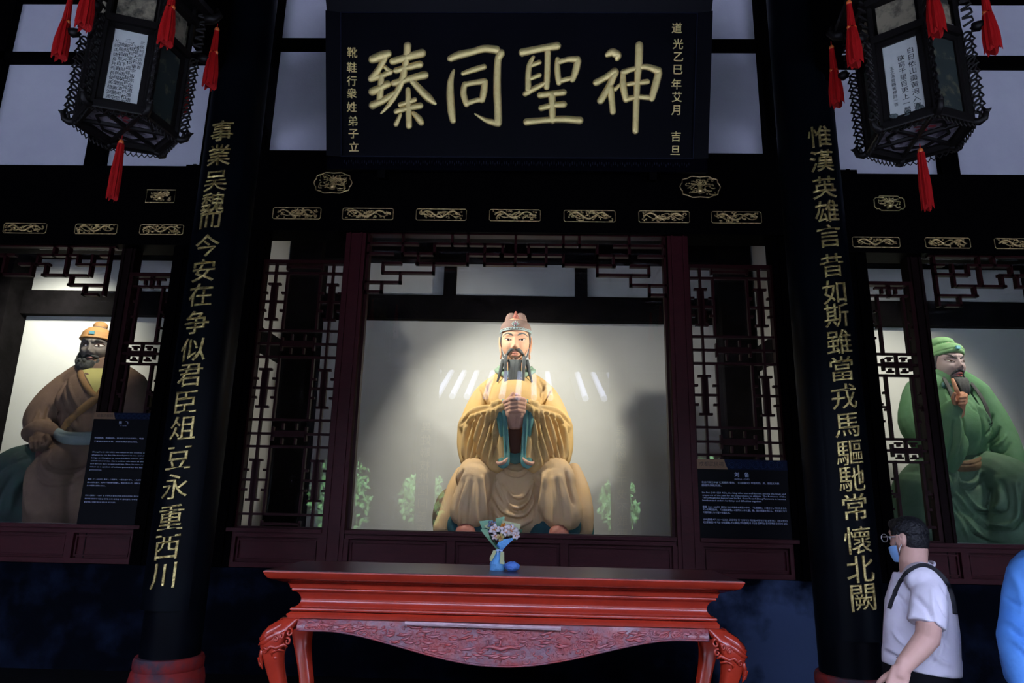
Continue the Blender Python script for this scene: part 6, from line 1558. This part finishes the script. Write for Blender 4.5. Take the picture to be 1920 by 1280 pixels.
# hair: cap over the skull, cropped at the nape
V, F = head_geo(s, jaw=.30); hv = []
Hm = MB(); Hm.ell(HL(0, .28, .50), (1.06*s, 1.05*s, .95*s), 24, 16, RH)
Hm.ell(HL(0, .12, .50), (1.08*s, 1.20*s, .96*s), 28, 18, RH); Hm.ell(HL(0, .50, -.10), (.98*s, .84*s, 1.12*s), 24, 16, RH)
Hm.ell(HL(0, -.55, .92), (.80*s, .60*s, .42*s), 18, 12, RH)
q = random.Random(12)
for k in range(420):       # tufts
    u, v = q.uniform(0, 6.283), q.uniform(-.15, 1); c = math.sqrt(max(0, 1-v*v)); n_ = Vector((c*math.cos(u), c*math.sin(u), v))
    if n_.y < -.55 and v < .5: continue
    p = Vector((0, .16, .45))+Vector((n_.x*1.06, n_.y*1.17, n_.z*.94)); Hm.rtube([HL(*(p-n_*.15)), HL(*(p+n_*.07+Vector((0, -.03, -.12))))], [.012, .005], 6)
hair_me = clay(Hm, .0045, 1)
wobj('hair', hair_me, hairm, root)
for sg in (-1, 1): wobj('ear', clay(MB().ell(HL(sg*1.06, .0, -.18), (.010, .018, .030), 12, 8, RH).rtube([HL(sg*1.08, .10, .10), HL(sg*1.18, .22, -.10), HL(sg*1.06, .08, -.45)], [.007, .008, .007], 8), .003, 1), skinM, root)
# mask (pulled to the chin), loops
mk = MB(); V = []; F = []; nu, nv = 15, 9
for j in range(nv):
    for i in range(nu):
        a = R_(-76+152*i/(nu-1)); z = -.66-.85*j/(nv-1); rr = 1.0-.18*(j/(nv-1))**2
        V.append(HL(1.0*rr*math.sin(a), -1.40*rr*math.cos(a)-.07*math.exp(-(a/.4)**2), z+.22*abs(math.sin(a))*(1 if j < 3 else -.2)-.10))
F = [(j*nu+i, j*nu+i+1, (j+1)*nu+i+1, (j+1)*nu+i) for j in range(nv-1) for i in range(nu-1)]
k_ = len(V); V += [p+(Vector(hc)-p).normalized()*.003 for p in V]; F += [tuple(reversed([a+k_ for a in f])) for f in F]
wobj('face_mask', mk.add(V, F), maskm, root)
for sg in (-1, 1):
    wobj('mask_loop', MB().tube([HL(sg*.93, -.45, -.55), HL(sg*1.10, -.10, -.02), HL(sg*1.12, .18, .12)], .0018, 5).tube([HL(sg*.80, -.45, -1.3), HL(sg*1.08, -.05, -.75), HL(sg*1.12, .20, -.45)], .0018, 5), mat('mask_elastic', (.7, .7, .75), .7) if sg < 0 else MATS['mask_elastic'], root)
    wobj('glasses_temple', MB().tube([HL(sg*.95, -1.25, .05), HL(sg*1.05, -.6, .05), HL(sg*1.10, .10, .02)], .0028, 6), wirem, root)
    pts = [HL(sg*.50+.36*math.cos(R_(a)), -1.42, -.02+.27*math.sin(R_(a))) for a in range(0, 360, 24)]
    wobj('glasses_rim', MB().tube(pts, .0022, 6, closed=True), wirem, root)
# --- second visitor in a blue jacket at the frame's edge
YB = 3.05
blue = mat('blue_jacket', (.06, .20, .55), .7, spec=.2, c2=(.09, .26, .62), nscale=5, bump=.15)
r2 = empty('person', (2.45, YB, 0), label='visitor in a blue jacket, half out of view beyond the man in the t-shirt', cat='person')
g = lambda px, py, dy=0: at(px, py, YB+dy)
s = .082; hc = at(1968, 985, YB+.02); hm, RH = mhead(s, hc, (0, 0, R_(165)), jaw=.30)
HL = lambda x, y, z: Vector(hc)+RH@(Vector((x, y, z))*s)
sk2 = MB(); sk2.add(hm.v, hm.f); sk2.rtube([HL(0, .3, -.9), g(1968, 1052), g(1968, 1090)], [.058, .062, .09], 14)
hips = Vector((g(1970, 1250).x, YB+.02, .90)); sk2.rtube([hips, g(1970, 1110, .02)], [.14, .14], 16)
armb = [g(1925, 1082, -.02), g(1912, 1130, -.02), g(1905, 1185, -.05), g(1913, 1245, -.10), g(1930, 1300, -.16)]
sk2.rtube(armb, [.055, .050, .045, .038, .030], 14)
armr = [g(2018, 1082, -.02), g(2030, 1135, .0), g(2036, 1195, -.03), g(2036, 1250, -.10)]; sk2.rtube(armr, [.055, .050, .045, .032], 14)
for a_, dr, rt in ((armb, (.35, -.5, -.8), True), (armr, (0, -.2, -1), False)):
    hn = hand_mb(frame_m(a_[-1], dr, (.2, 1, 0)), 1.0, curl=(25, 30, 20), right=rt); sk2.add(hn.v, hn.f)
for sg in (-1, 1):
    hx = hips+Vector((.09*sg, 0, -.06)); sk2.rtube([hx, hx+Vector((0, 0, -.38)), Vector((hx.x, hx.y, .10))], [.085, .06, .042], 12); sk2.rtube([Vector((hx.x, hx.y-.04, .06)), Vector((hx.x, hx.y+.13, .045))], [.042, .034], 10)
wobj('body', clay(sk2, .0065, 2), skinM, r2)
J = MB(); J.rtube([g(1968, 1092), g(1970, 1150), g(1970, 1255)], [.15, .165, .17], 26); J.rtube([g(1928, 1080), g(1968, 1066), g(2010, 1080)], [.075, .085, .075], 18)
J.rtube([g(1927, 1078, -.02), g(1914, 1118, -.02), g(1908, 1160, -.04), g(1904, 1195, -.07), g(1909, 1230, -.10), g(1922, 1285, -.15)], [.075, .068, .063, .066, .062, .050], 20)
J.rtube([armr[0], armr[1], armr[2], Vector(armr[3])+Vector((0, 0, .05))], [.075, .068, .064, .05], 18)
jm = clay(J, .008, 3); fl = [([(1893, 1120), (1910, 1135), (1925, 1140)], .009, -.010), ([(1890, 1165), (1905, 1180), (1925, 1175)], .009, .014), ([(1888, 1180), (1905, 1195), (1925, 1190)], .008, -.014), ([(1885, 1195), (1900, 1212), (1925, 1208)], .009, .014), ([(1890, 1215), (1905, 1228), (1925, 1220)], .008, -.012), ([(1910, 1070), (1915, 1110), (1912, 1150)], .010, .010)]
carve(jm, folds(fl, YB-.08)); wobj('jacket', jm, blue, r2)
P_ = MB(); P_.rtube([hips+Vector((0, 0, .04)), hips+Vector((0, 0, -.04))], [.150, .15], 20)
for sg in (-1, 1):
    hx = hips+Vector((.09*sg, 0, -.06)); P_.rtube([hx, hx+Vector((0, 0, -.38)), Vector((hx.x, hx.y, .12))], [.105, .08, .07], 14)
    wobj('shoe', clay(MB().rtube([Vector((hx.x, hx.y-.05, .055)), Vector((hx.x, hx.y+.15, .045))], [.055, .044], 12), .009, 2), shoem, r2)
wobj('trousers', clay(P_, .01, 2), pants, r2)
Hm = MB(); Hm.ell(HL(0, .16, .50), (1.08*s, 1.16*s, 1.20*s), 24, 16, RH); Hm.ell(HL(0, .48, .0), (1.0*s, .86*s, 1.05*s), 20, 14, RH); wobj('hair', clay(Hm, .006, 1), hairm, r2)
